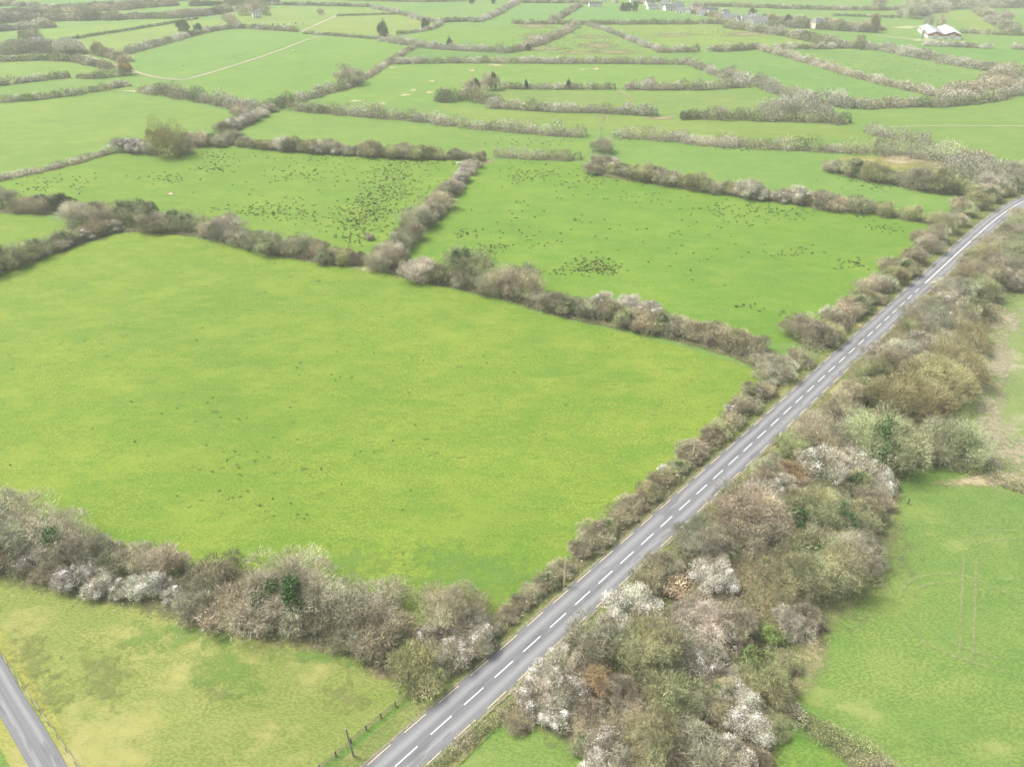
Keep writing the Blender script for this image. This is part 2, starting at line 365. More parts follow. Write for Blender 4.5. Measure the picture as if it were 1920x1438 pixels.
ROADC = [(460,1693),(560,1602),(780.9,1401.6),(903.6,1292.9),(1012,1194.9),(1148.5,1071),(1260.8,968.6),(1356,881.6),(1435.5,808.5),(1558,694),(1611,646),(1658.6,602),(1712,552),(1774,494.6),(1810,461),(1841,433),(1867,411),(1893,392),(1918.5,377.6),(1975,354),(2060,328),(2200,296)]
rc = A2(ROADC)
rc_s = smooth_line(rc, 3)
ribbon('verge', rc, 12.5, .075, M['rough'], step=4)
ribbon('road', rc, 6.9, .20, M['asphalt'], uv=True, wob=.02, step=2)
M['mud'] = patch_mat('muddy_road_edge', (.26, .23, .17), (.14, .17, .07), .75, .25, 1.2)
for sg in (1, -1):
    pr_, _ = dense(rc_s, 3.); ribbon('road_edge', pr_+normals2(pr_)*sg*3.45, 1.7, .2045, M['mud'], edges=True, wob=.3, step=1.5)
def dashes(line, off, start, on, off_len, n, wd, z, mat, name, solid_from=None):
    p, t = dense(line, .5); nn = normals2(p)
    q = p + nn*off
    for_all = []; s = start; V = []; F = []
    cnt = 0
    while s < t[-1]-on and cnt < n:
        ss = np.linspace(s, s+on, 4)
        x = np.interp(ss, t, q[:, 0]); y = np.interp(ss, t, q[:, 1]); nx = np.interp(ss, t, nn[:, 0]); ny = np.interp(ss, t, nn[:, 1])
        for k in range(4):
            V += [(x[k]+nx[k]*wd/2, y[k]+ny[k]*wd/2, z), (x[k]-nx[k]*wd/2, y[k]-ny[k]*wd/2, z)]
        b = len(V)-8
        for k in range(3): F.append((b+2*k, b+2*k+1, b+2*k+3, b+2*k+2))
        s += on+off_len; cnt += 1
    me = np_mesh(name, V, F)
    if me.polygons[0].normal.z < 0: me.flip_normals()
    return new_obj(name, me, mat, kind='structure')
# first dash top end at (780.9,1401.6): find arc length there
pl, tl = dense(rc_s, .5)
def arc(px, py):
    g = P(px, py); return tl[np.argmin(np.hypot(pl[:, 0]-g.x, pl[:, 1]-g.y))]
a0 = arc(780.9, 1401.6)
a1 = arc(1435.5, 808.5)
PER = (a1-a0)/16
solid = arc(1732, 533)
nd = int((solid-a0)/PER)
dashes(rc_s, 0, a0-PER*.62-4*PER, PER*.62, PER*.38, nd+5, .15, .212, M['paint_w'], 'centre_line')
pp = pl[(tl > solid)]
ribbon('centre_line', pp[::6], .16, .212, M['paint_w'], step=3)
ribbon('centre_line', (pl+normals2(pl)*.0)[(tl > solid)][::6]+normals2(pl)[(tl > solid)][::6]*-.32, .10, .212, M['paint_w'], step=3)
for sgn in (1, -1):
    dashes(rc_s, sgn*2.98, a0-4*PER-1+sgn, PER*.62, PER*.38, 140, .12, .212, M['paint_y'], 'edge_line')
# small lane bottom left
lane = [((-300-420)/2, 800), (-130, 1080), (-22, 1250), (14, 1333), (45, 1388), (92, 1437), (140, 1500), (210, 1600)]
lane = [(-260, 900), (-110, 1110), (-32, 1225), (15, 1309), (50, 1366), (91, 1437), (125, 1500), (180, 1600)]
M['laneverge'] = grass('lane_verge_grass', (.25, .27, .06), (.33, .31, .09), (.17, .22, .05), .5, dry=(.34, .31, .15), dry_lo=.54)
ribbon('verge', A2(lane), 7.2, .079, M['laneverge'], step=3)
ribbon('lane', A2(lane), 3.75, .204, M['asphalt'], uv=True, wob=.03, step=2)
# dirt tracks
for tr, wd, mk in [([(135,95),(165,106),(200,118),(235,128),(280,144),(335,151),(362,147),(450,120),(520,97),(575,75),(602,69)], 3.8, 'dirt'),
               ([(560,62),(580,54),(600,44),(620,35),(632,30)], 4, 'dirt'),
               ([(1640,67),(1690,72),(1725,77),(1770,80)], 5, 'dirt'),
               ([(1660,239),(1750,236),(1850,236),(2000,238)], 1.8, 'dirt'),
               ([(1158,166),(1170,176),(1195,192)], 5, 'tyre2'),
               ([(698,500),(730,455),(770,410),(810,372),(850,335),(884,302)], 4.5, 'tyre2'),
               ]:
    ribbon('track', A2(tr), wd, .12, M[mk], edges=True, wob=.2)
# tyre marks in the right-hand field
for tr in [[(1690,1150),(1688,1118),(1700,1090),(1735,1077),(1780,1075),(1830,1084),(1880,1110),(1930,1140)],
           [(1716,1150),(1710,1125),(1722,1103),(1745,1093),(1785,1092),(1830,1102)],
           [(1690,1150),(1720,1195),(1760,1220),(1800,1236),(1850,1250),(1930,1280)],
           [(1716,1150),(1745,1182),(1790,1210),(1850,1228),(1930,1250)],
           [(1808,1015),(1804,1100),(1800,1190),(1797,1268)], [(1831,1015),(1829,1100),(1825,1190),(1822,1268)],
           [(1806,1025),(1818,1005),(1850,995),(1900,994),(1960,1000)],
           [(1806,1040),(1830,1020),(1870,1010),(1940,1012)]]:
    ribbon('track', A2(tr), 1.3, .13+.003*(len(C.objects) % 9), M['tyre'], edges=True, step=1.5)
for tr in [[(1560,1345),(1640,1400),(1730,1470),(1800,1530)], [(1700,960),(1640,1040),(1570,1150),(1510,1250),(1490,1295)]]:
    ribbon('track', A2(tr), 3.0, .13, M['tyre'], edges=True, step=1.5)
# mowing lines in the striped field
for k in range(7):
    f = k/6
    ribbon('track', A2([(945+f*25,190-f*14),(1100,197-f*18),(1150+f*8,200-f*22),(1185-f*10,202-f*26)]), 1.2, .12, M['tyre'], edges=True)
    ribbon('track', A2([(1215,200-f*24),(1330,205-f*22),(1420,210-f*22),(1475-f*30,212-f*24)]), 1.2, .12, M['tyre'], edges=True)
# bare or dead patches
for n_, x, y, rx, ry, mk in [('leaf_litter',1180,1330,190,100,'litter'),('leaf_litter',1330,1250,160,140,'litter'),('leaf_litter',1300,1430,180,120,'litter'),
        ('leaf_litter',1400,1080,190,130,'litter'),('leaf_litter',1530,960,160,120,'litter'),('leaf_litter',1600,850,130,100,'litter'),
        ('leaf_litter',1680,760,130,90,'litter'),('leaf_litter',1720,640,110,90,'litter'),('leaf_litter',1800,540,90,80,'litter'),('leaf_litter',1870,470,80,70,'litter'),
        ('leaf_litter',1060,1320,110,60,'litter'),
        ('dead_grass',1270,1100,56,36,'straw'),('dead_grass',1470,900,45,28,'straw'),('dead_grass',1500,790,50,30,'deadgrass'),
        ('dead_grass',1570,1060,50,80,'deadgrass'),('dead_grass',1520,1200,50,80,'deadgrass'),('dead_grass',1480,1270,34,60,'deadgrass'),('dead_grass',1660,920,36,60,'deadgrass'),('dead_grass',1420,1400,50,60,'straw'),
        ('dead_grass',1860,900,110,16,'straw'),('dead_grass',1790,860,60,12,'deadgrass'),('dead_grass',1480,1325,30,18,'straw'),
        ('dead_grass',735,1262,60,16,'straw'),('dead_grass',640,1215,90,14,'deadgrass'),('dead_grass',420,1160,80,10,'deadgrass'),('dead_grass',200,1115,90,10,'deadgrass'),
        ('stubble',1860,800,60,100,'stubble'),('stubble',1905,850,70,50,'stubble'),('stubble',1875,670,40,60,'stubble'),('stubble',1890,600,40,32,'stubble'),
        ('weeds',195,1262,80,50,'weeds'),('weeds',60,1230,60,50,'weeds'),('weeds',650,1310,60,30,'weeds'),('weeds',95,1300,40,50,'weeds'),('weeds',400,1300,50,20,'weeds'),('fresh_grass',330,1190,180,30,'greenpatch'),('fresh_grass',420,1260,80,50,'greenpatch'),('fresh_grass',600,1230,120,25,'greenpatch'),('fresh_grass',600,1080,200,60,'greenpatch'),('fresh_grass',900,1080,180,60,'greenpatch'),
        ('dead_grass',683,500,24,16,'scrape'),('dead_grass',1540,590,16,6,'stubble'),
        ('dead_grass',1760,310,80,14,'reddead'),('dead_grass',1690,300,60,10,'straw'),
        ('dead_rushes',1010,70,60,8,'reddead'),('dead_rushes',1020,92,55,6,'reddead'),('dead_rushes',1120,86,60,8,'reddead'),('dead_rushes',1150,98,60,7,'reddead'),('dead_rushes',1000,50,60,5,'reddead'),('dead_rushes',1110,70,40,6,'reddead'),('dead_rushes',1080,100,60,5,'reddead'),('dead_rushes',1400,65,60,6,'reddead'),('dead_rushes',1270,66,60,5,'reddead'),
        ('bare_patch',760,179,16,3,'scrape'),('bare_patch',805,174,14,3,'scrape'),('bare_patch',830,167,14,4,'scrape'),('bare_patch',775,170,12,3,'scrape'),('bare_patch',715,195,16,3,'scrape'),('bare_patch',735,128,14,2,'scrape'),('bare_patch',885,133,14,3,'scrape'),('bare_patch',930,123,26,2.5,'scrape'),('bare_patch',1092,131,14,2,'scrape'),('bare_patch',1118,130,12,3,'scrape'),('bare_patch',810,153,14,2,'scrape'),('bare_patch',668,190,20,3,'scrape'),
        ('dead_grass',905,302,24,6,'straw'),('dead_grass',260,172,40,4,'scrape'),('dead_grass',1240,222,34,5,'deadgrass'),('yard',1735,76,34,5,'scrape'),('yard',1700,52,34,5,'scrape'),
        ('dead_grass',320,364,9,4,'straw')]:
    blob(n_, x, y, rx*1.15, ry*1.15, M[mk], z=.135+.0007*len(C.objects) % .02)

def off_road(X, Y, lim=4.1):
    """mask of ground points farther than lim from the road centre line"""
    q = pl[::8]; out = np.ones(len(X), bool)
    for i in range(0, len(X), 20000):
        d = np.hypot(X[i:i+20000, None]-q[None, :, 0], Y[i:i+20000, None]-q[None, :, 1]).min(1); out[i:i+20000] = d > lim
    return out
# ------------------------------------------------------------------ crowns, trunks, ivy, blossom (prototypes, about 4 m radius)
def tris(start, direc, length, width, r):
    """tapered triangles: start (n,3), direc unit (n,3)"""
    n = len(start); side = unit(np.cross(direc, unit(r.normal(size=(n, 3)))))
    tip = start + direc*length[:, None]
    a = start + side*width[:, None]/2; b = start - side*width[:, None]/2
    V = np.stack([a, b, tip], 1).reshape(-1, 3); F = np.arange(3*n).reshape(n, 3)
    return V, F
def lobes(r, n, R, H, flat=.0):
    L = []
    for k in range(n):
        th = r.uniform(0, 6.283); q = math.sqrt(r.uniform(.02, 1))*.86
        top = math.sqrt(max(.05, 1-q*q))*r.uniform(.55, 1.12)
        L.append((R*q*math.cos(th), R*q*math.sin(th), H*max(.12, .72*top*r.uniform(.45, 1)**.5)))
    return np.array(L)
def crown(seed, R=4., H=5., n=10500, nl=22, wd=.05, ln=.75, up=.35, base=.25, fuzz=.75, core=.3):
    r = np.random.default_rng(seed)
    L = lobes(r, nl, R, H); rad = r.uniform(.17, .42, nl)*R
    li = r.integers(0, nl, n); d = unit(r.normal(size=(n, 3))); d[:, 2] = np.abs(d[:, 2])*.9-.25*r.random(n); d = unit(d)
    s = r.uniform(.35, 1, n)**.6
    st = L[li] + d*(rad[li]*s)[:, None]*np.array([1, 1, H/R*.9])
    # a main dome as well, with ragged edge
    m = int(n*core); dm = unit(r.normal(size=(m, 3))); dm[:, 2] = np.abs(dm[:, 2]); ph = r.uniform(0, 6.28, 3)
    th = np.arctan2(dm[:, 1], dm[:, 0])
    rr = 1+.13*np.sin(3*th+ph[0])+.09*np.sin(5*th+ph[1])+.07*np.sin(8*th+ph[2]+4*dm[:, 2])
    st[:m] = dm*np.array([R*.74, R*.74, H*.72])*(rr*r.uniform(.3, 1, m)**.45)[:, None]
    d[:m] = dm
    st[:, 2] = np.maximum(st[:, 2], .08)
    dd = unit(d + np.array([0, 0, up]) + r.normal(size=(n, 3))*fuzz)
    V, F = tris(st, dd, r.uniform(.5, 1.25, n)*ln, r.uniform(.6, 1.3, n)*wd, r)
    V[:, 2] = np.maximum(V[:, 2], .02)
    # each bough has its own twig colour: paler, darker, lichen-green or reddish
    nc = 14; cp = np.column_stack([r.uniform(-R, R, (nc, 2))*.9, r.uniform(0, H, nc)]); cl = r.uniform(.62, 1.24, (nc, 1))*(1+r.uniform(-.045, .045, (nc, 3)))
    near = ((st[:, None, :]+r.normal(size=(n, 1, 3))*.18-cp[None])**2).sum(2).argmin(1)
    lob = r.uniform(.75, 1.3, (nl, 1))
    cc = cl[near]*np.where(np.arange(n)[:, None] < m, 1, lob[li])
    cols = np.repeat(np.column_stack([cc, np.ones(n)]), 3, 0)
    return np_mesh('crown_%d' % seed, V, F, cols), L, rad
def tube(V, F, p, q, r0, r1, k=5):
    p, q = np.array(p, float), np.array(q, float); d = unit(q-p); s = np.cross(d, [0.3, .9, .2]); s = unit(s); t = np.cross(d, s); b = len(V)
    for c, rad in ((p, r0), (q, r1)):
        for i in range(k):
            a = 2*math.pi*i/k; V.append(tuple(c+s*math.cos(a)*rad+t*math.sin(a)*rad))
    for i in range(k): F.append((b+i, b+(i+1) % k, b+k+(i+1) % k, b+k+i))
def trunk(seed, L, rad, R=4., H=5., r0=.2, fork=.2):
    L, rad = L[:14], rad[:14]
    r = np.random.default_rng(seed+500); V, F = [], []
    f = np.array([0, 0, H*fork]); tube(V, F, (0, 0, -.2), f, r0, r0*.8, 7)
    for c, q in zip(L, rad):
        mid = f*.5+c*.5+r.normal(size=3)*.25*R/4; mid[2] = max(mid[2], .3)
        tube(V, F, f, mid, r0*.6, r0*.36); tube(V, F, mid, c, r0*.36, r0*.25)
        for _ in range(5):
            d = unit(unit(c-f)+r.normal(size=3)*.8+np.array([0, 0, .5])); e = c+d*q*.6
            tube(V, F, c, e, r0*.25, r0*.14, 3)
            for _ in range(3):
                d2 = unit(d+r.normal(size=3)*.5+np.array([0, 0, .2])); tube(V, F, e, e+d2*q*.42, r0*.14, r0*.05, 3)
    return np_mesh('trunk_%d' % seed, V, F)
def leafy(seed, centres, radii, n, size, squash=.9, shell=.6, topbias=0., col=None, var=.2, level=1.):
    r = np.random.default_rng(seed+900); k = r.integers(0, len(centres), n)
    d = unit(r.normal(size=(n, 3))+np.array([0, 0, topbias])); s = r.uniform(shell, 1.05, n)
    st = np.asarray(centres)[k]+d*(np.asarray(radii)[k]*s)[:, None]*np.array([1, 1, squash]); st[:, 2] = np.maximum(st[:, 2], .1)
    V, F = tris(st, unit((r.normal(size=(n, 3))+d*.5)*[1, 1, level]), r.uniform(.7, 1.3, n)*size, r.uniform(.8, 1.3, n)*size, r)
    if level < 1:
        T = V.reshape(-1, 3, 3); m_ = T[:, :, 2].mean(1, keepdims=True); T[:, :, 2] = m_+(T[:, :, 2]-m_)*.45; V = T.reshape(-1, 3)
    cols = None
    if col is not None:
        c = np.array(col)*(1+r.uniform(-var, var, (n, 1))); cols = np.repeat(np.column_stack([c, np.ones(n)]), 3, 0)
    return np_mesh('leaves_%d' % seed, V, F, cols)

PROT = {}
def proto(kind, v, seed, blossom=0., ivy=0., leaf=None, R=4., H=5., **kw):
    cr, L, rad = crown(seed, R, H, **kw)
    d = {'H': H, 'R': R, 'crown': cr, 'trunk': trunk(seed, L, rad, R, H, r0=.2 if kind != 'tree' else .24)}
    cr.materials.append(M['twig']); d['trunk'].materials.append(M['bark'])
    r = np.random.default_rng(seed+77)
    if blossom:
        nb = 10; ci = r.integers(0, len(L), nb)
        cc = L[ci] + unit(r.normal(size=(nb, 3))+np.array([0, 0, 1.]))*rad[ci][:, None]*.7
        bm = leafy(seed+1, np.vstack([cc, cc, L]), np.concatenate([rad[ci]*.7, rad[ci]*.5, rad*1.15]), int(3300*blossom), .15, topbias=.8, shell=.35, level=.5)
        bm.materials.append(M['blossom']); d['blossom'] = bm
    if ivy:
        m = 5
        m = 8; cc = np.column_stack([r.uniform(-.42, .42, m)*R, r.uniform(-.55, .15, m)*R, r.uniform(.15, .72, m)*H])
        im = leafy(seed+2, cc, r.uniform(.12, .22, m)*R, int(2600*ivy), .24, shell=.2, col=(.075, .145, .045), squash=1.3)
        im.materials.append(M['ivy']); d['ivy'] = im
    PROT.setdefault(kind, []).append(d)
for v in range(7): proto('bush', v, 11+v)
for v in range(3): proto('bushy', v, 31+v, ivy=.45)
for v in range(4): proto('blossom', v, 41+v, blossom=1.15, n=8000)
for v in range(3): proto('speck', v, 51+v, blossom=.5)
for v in range(3): proto('tree', v, 61+v, R=6.5, H=9.5, n=21000, nl=30, ln=.8, wd=.04, up=.3, fuzz=.55)
for v in range(3): proto('ivytree', v, 71+v, R=6.5, H=9.5, ivy=1.6, n=20000, nl=30, ln=.85, wd=.04, up=.3, fuzz=.55)
for v in range(3): proto('bigbush', v, 101+v, R=6.5, H=8, n=22000, nl=34, ln=.7, wd=.042)
for v in range(2): proto('bigbushy', v, 111+v, R=6.5, H=8, ivy=.7, n=20000, nl=34, ln=.7, wd=.042)
for v in range(2): proto('dense', v, 81+v, n=6500, ln=.45, wd=.2, up=.2, fuzz=1., H=5.5)
for v in range(2): proto('willow', v, 91+v, R=6.5, H=9, n=23000, nl=26, ln=.65, wd=.042, up=.5, fuzz=.5)

TONES = {  # colour, prototype kind, words
 'grey': ((0.417, 0.404, 0.285), 'bush', 'grey-brown bare'), 'tan': ((.46, .42, .29), 'bush', 'tan bare'),
 'pale': ((.54, .51, .39), 'bush', 'pale fawn bare'), 'olive': ((0.407, 0.419, 0.220), 'bush', 'olive budding'),
 'oliveivy': ((0.398, 0.409, 0.240), 'bushy', 'olive ivy-clad'), 'yellow': ((.42, .40, .21), 'willow', 'yellow-olive catkin-laden'),
 'brown': ((0.369, 0.336, 0.225), 'bush', 'dark brown bare'), 'maroon': ((0.320, 0.243, 0.185), 'bush', 'reddish brown'),
 'orange': ((0.466, 0.362, 0.200), 'bush', 'orange-brown'), 'green': ((0.291, 0.383, 0.130), 'dense', 'fresh green leafy'),
 'dark': ((0.126, 0.176, 0.080), 'dense', 'dark evergreen'), 'blossom': ((0.485, 0.466, 0.360), 'blossom', 'white blossoming'),
 'speck': ((0.466, 0.445, 0.330), 'speck', 'sparsely blossoming'), 'tree': ((.51, .48, .37), 'tree', 'tall pale bare'),
 'ivytree': ((.50, .465, .33), 'ivytree', 'tall bare ivy-clad'), 'ylwgreen': ((.36, .385, .19), 'bush', 'yellow-green leafy'),
}
PLANTS = []   # collected, labelled at the end
def bush(x, yb, w, tone, where, hr=None, kind=None, group=None, dist=None, rm=None):
    """x, yb: photo pixel of the middle of its foot edge nearest the camera; w: width in photo pixels"""
    s = S(yb); R = w/2/s if rm is None else rm
    if where == WH_C: R *= 1.14
    if where == WH_B: R *= .84; hr = random.uniform(.55, .7)
    elif where in WOODS: R *= 1.12
    g = P(x, yb); v = Vector((g.x, g.y, 0)).normalized(); c = g+v*R*.85
    dd_ = np.hypot(pl[:, 0]-c.x, pl[:, 1]-c.y); ii = int(dd_.argmin()); need = (5.3 if where == WH_B else 4.6 if where == WH_G else 3.7)+R*.86   # shrubs stand back from the carriageway
    if dd_[ii] < need:
        ax = Vector((c.x-pl[ii, 0], c.y-pl[ii, 1], 0)); c = Vector((pl[ii, 0], pl[ii, 1], 0))+(ax.normalized() if ax.length > .01 else Vector((-1, 0, 0)))*need
    col, pk, words = TONES[tone]
    if R > 4.7 and pk in ('bush', 'bushy'): pk = 'big'+pk
    pr = random.choice(PROT[pk]); isTree = pk in ('tree', 'ivytree', 'willow')
    kind = kind or ('tree' if isTree else 'shrub')
    names = {'tree': 'tree', 'shrub': 'shrub', 'bramble': 'bramble_bush'}
    e = new_obj(names[kind], None); e.location = (c.x, c.y, 0)
    k = R/pr['R']*1.16
    hz = (hr if hr else random.uniform(.62, .85)*(1.1 if isTree else 1))*2*R/(pr['H']*1.1)
    e.scale = (k*random.uniform(.86, 1.16), k*random.uniform(.86, 1.16), hz); e.rotation_euler = (0, 0, random.uniform(0, 6.28) if not pk in ('ivytree', 'bushy', 'bigbushy') else random.uniform(-.6, .6))
    j = random.uniform(.88, 1.12)
    for part in ('crown', 'trunk', 'blossom', 'ivy'):
        if part in pr:
            o = new_obj(part, pr[part], None, e)
            if part == 'crown': o.color = (*[min(.8, a*(.9 if where in WOODS else .98)*j*random.uniform(.97, 1.03)) for a in col], 1)
            elif part == 'trunk': o.color = (.30*j, .27*j, .19*j, 1)
    PLANTS.append((e, kind, words, where, x)); return e

WH_A = 'the hedge above the rough pasture'
WH_B = 'the roadside hedge of the big field'
WH_C = 'the low hedge ending at the road'
WH_D = 'the far left big field hedge'
WH_E = 'the hedge slanting between rushy fields'
WH_F = 'the hedge below the smooth hill field'
WH_G = 'the left roadside hedge before the bend'
WH_H = 'the straight hedge above the left rushy field'
WH_I = 'the hedge behind the right rushy field'
WH_J = 'the thicket by the road bend'
W_S = 'the wood nearest the camera'
W_M = 'the wood around the straw clump'
W_N = 'the wood beside the tractor-marked field'
W_Y = 'the wood by the yellow willows'
W_F = 'the far wood between road and stubble'

WOODS = (W_S, W_M, W_N, W_Y, W_F)
for a in [(35,1045,150,'ivytree',.8),(-45,1060,120,'tree',.8),(130,1062,125,'ivytree',.75),(80,1040,70,'olive'),(10,1068,80,'brown'),(62,1078,72,'speck'),(200,1068,80,'grey'),
          (105,1092,56,'brown'),(152,1105,60,'blossom'),(196,1116,62,'blossom'),(225,1088,74,'oliveivy'),(268,1082,78,'grey'),(240,1124,50,'speck'),(282,1126,62,'blossom'),(322,1092,84,'tan'),(372,1110,60,'oliveivy'),
          (338,1140,50,'blossom'),(310,1120,50,'speck'),(425,1128,100,'brown'),(392,1170,80,'grey'),(450,1180,90,'tan'),(490,1150,80,'brown'),(552,1180,150,'ivytree',.85),(510,1190,66,'grey'),(610,1192,86,'brown'),(670,1200,90,'brown'),
          (690,1215,150,'grey'),(735,1245,96,'brown'),(660,1222,56,'olive'),(848,1205,120,'tan'),(815,1230,60,'speck'),(872,1222,84,'speck'),(792,1298,100,'ylwgreen'),(852,1270,76,'speck'),(898,1232,60,'pale'),(758,1258,40,'olive')]:
    bush(*a[:4], WH_A, hr=a[4] if len(a) > 4 else None)
TONES['ylwolive'] = ((.41, .40, .22), 'bush', 'yellow-olive budding')
for a in [(905,1220,50,'brown'),(928,1198,50,'speck'),(955,1172,48,'tan'),(982,1150,48,'brown'),(1005,1130,50,'tan'),(1032,1108,50,'oliveivy'),(1058,1088,46,'tan'),(1090,1052,56,'grey'),(1122,1034,66,'tan'),(1150,1010,56,'oliveivy'),
          (1172,990,56,'brown'),(1198,970,58,'tan'),(1222,950,58,'ylwolive'),(1248,930,52,'brown'),(1272,918,48,'ylwolive'),(1250,896,38,'blossom'),(1300,902,44,'oliveivy'),(1288,868,58,'tan'),(1312,862,50,'tan'),(1330,838,52,'brown'),
          (1350,826,52,'olive'),(1372,804,50,'brown'),(1368,775,26,'blossom'),(1398,782,62,'tan'),(1412,752,60,'grey'),(1432,745,46,'brown'),(1455,722,96,'grey'),(1462,700,60,'tan'),(1500,690,60,'brown'),(1448,724,24,'blossom')]:
    bush(*a, WH_B)
for a in [(722,515,62,'grey'),(748,508,48,'brown'),(790,532,64,'pale'),(770,520,40,'speck'),(822,535,44,'olive'),(876,540,84,'oliveivy'),(868,544,52,'pale'),(925,556,62,'grey'),(950,562,52,'brown'),(975,568,84,'tan'),(1008,578,46,'grey'),
          (1040,588,48,'brown'),(1068,594,44,'oliveivy'),(1096,600,46,'grey'),(1124,603,48,'brown'),(1150,606,44,'olive'),(1182,590,44,'blossom'),(1176,616,46,'oliveivy'),(1212,596,40,'speck'),(1206,624,48,'brown'),(1236,626,46,'oliveivy'),
          (1262,632,50,'grey'),(1292,640,48,'brown'),(1322,646,50,'tan'),(1350,655,50,'brown'),(1380,662,48,'olive'),(1408,672,50,'brown'),(1130,582,40,'speck')]:
    bush(*a, WH_C)
for a in [(-30,530,90,'olive'),(12,512,72,'oliveivy'),(48,500,64,'olive'),(80,486,60,'oliveivy'),(108,474,44,'brown'),(118,470,34,'blossom'),(132,462,46,'oliveivy'),(154,456,38,'blossom'),(180,448,44,'brown'),(212,438,34,'blossom'),
          (8,392,60,'grey'),(48,400,46,'tan'),(78,402,44,'brown'),(88,392,46,'oliveivy'),(116,395,44,'dark'),(138,400,34,'pale'),(160,432,74,'pale'),(178,404,40,'pale'),(198,430,64,'tan'),(226,412,52,'olive'),(252,426,66,'oliveivy'),(288,440,64,'brown'),
          (268,415,50,'dark'),(298,412,24,'blossom'),(318,438,56,'grey'),(336,432,54,'oliveivy'),(362,438,58,'oliveivy'),(398,448,46,'pale'),(425,454,72,'pale'),(452,462,50,'grey'),(480,470,54,'grey'),(504,482,66,'oliveivy'),
          (538,484,52,'brown'),(568,486,66,'grey'),(600,490,52,'tan'),(625,497,50,'oliveivy'),(650,500,44,'olive'),(672,500,34,'brown')]:
    bush(*a, WH_D)
for a in [(732,492,56,'pale'),(752,476,54,'grey'),(768,458,56,'brown'),(784,436,62,'grey'),(798,425,50,'pale'),(824,402,62,'grey'),(812,412,40,'brown'),(842,372,44,'brown'),(852,358,34,'speck'),(866,346,38,'blossom'),(878,330,34,'blossom'),(888,318,28,'speck'),(900,304,26,'brown'),(694,452,20,'grey')]:
    bush(*a, WH_E)
for a in [(235,288,42,'blossom'),(262,290,40,'blossom'),(283,292,36,'blossom'),(318,298,62,'yellow',1.35),(345,292,36,'brown'),(362,276,36,'grey'),(378,278,40,'pale'),(352,268,28,'dark'),(402,274,36,'oliveivy'),(420,276,34,'speck'),(440,272,40,'grey'),(458,276,30,'brown'),
          (418,252,36,'tan'),(438,246,34,'blossom'),(456,238,34,'blossom'),(474,230,34,'blossom'),(492,222,30,'blossom'),(455,220,36,'tan'),(505,212,26,'speck')]:
    bush(*a[:4], WH_F, hr=a[4] if len(a) > 4 else None)
for a in [(1528,652,62,'grey'),(1496,640,66,'tan'),(1545,640,50,'olive'),(1560,622,50,'brown'),(1556,606,40,'speck'),(1585,600,56,'tan'),(1605,588,50,'oliveivy'),(1625,560,58,'tan'),(1612,572,40,'ylwolive'),(1650,548,52,'grey'),(1640,572,38,'brown'),(1672,535,48,'olive'),
          (1690,520,50,'oliveivy'),(1668,512,44,'tan'),(1712,500,50,'tan'),(1735,478,50,'tan'),(1752,460,52,'grey'),(1728,460,44,'tan'),(1770,442,48,'olive'),(1785,425,46,'tan'),(1760,430,40,'pale'),(1806,408,44,'oliveivy'),(1828,394,42,'olive'),(1795,400,40,'tan'),(1850,380,40,'oliveivy'),(1872,370,38,'olive'),(1895,360,38,'oliveivy'),(1920,352,40,'olive'),
          (1860,366,60,'pale'),(1895,345,56,'pale'),(1850,352,50,'grey')]:
    bush(*a, WH_G)
# southern wood, nearest the camera
for a in [(1000,1350,70,'speck'),(972,1372,40,'brown'),(1020,1310,64,'blossom'),(1058,1288,66,'speck'),(1066,1345,70,'speck'),(1042,1368,56,'blossom'),(1112,1258,98,'grey'),(1205,1268,112,'olive'),(1182,1188,86,'blossom'),(1150,1205,52,'speck'),
          (1108,1320,76,'orange'),(1155,1335,66,'tan'),(1312,1222,112,'pale',.45),(1262,1222,62,'speck',.4),(1370,1215,72,'tan'),(1262,1275,74,'grey'),(1312,1275,74,'speck'),(1362,1288,42,'pale'),(1405,1265,52,'green'),(1340,1320,56,'oliveivy'),
          (1425,1335,86,'olive'),(1242,1350,86,'olive'),(1182,1385,72,'tan'),(1105,1385,60,'tan'),(1100,1420,56,'oliveivy'),(1140,1448,76,'speck'),(1206,1470,120,'ylwolive'),(1290,1350,56,'grey'),(1300,1440,84,'grey'),(1250,1410,60,'brown'),
          (1345,1365,60,'brown'),(1376,1352,66,'blossom'),(1395,1400,64,'blossom'),(1350,1455,70,'speck'),(1400,1460,60,'brown'),(1445,1380,50,'olive'),(1230,1520,110,'tan'),(1330,1530,110,'grey'),(1130,1510,90,'speck'),(1420,1520,60,'tan')]:
    bush(*a[:4], W_S, hr=a[4] if len(a) > 4 else None)
for a in [(1390,1030,126,'tan'),(1300,1050,96,'grey'),(1236,1080,60,'brown'),(1215,1120,64,'brown'),(1330,1112,64,'blossom'),(1330,1065,40,'speck'),
          (1430,1060,80,'grey'),(1475,1140,110,'ylwolive'),(1540,1120,112,'ylwolive'),(1590,1080,92,'grey'),(1500,1075,86,'oliveivy'),(1550,1058,70,'olive'),(1478,1200,60,'pale'),(1440,1215,40,'green'),(1500,1180,50,'brown'),(1455,1270,50,'olive'),
          (1375,975,66,'grey'),(1420,940,60,'brown'),(1440,905,60,'grey'),(1420,965,66,'speck')]:
    bush(*a, W_M, **({'hr': .22, 'kind': 'bramble'} if a[3] == 'maroon' else {}))
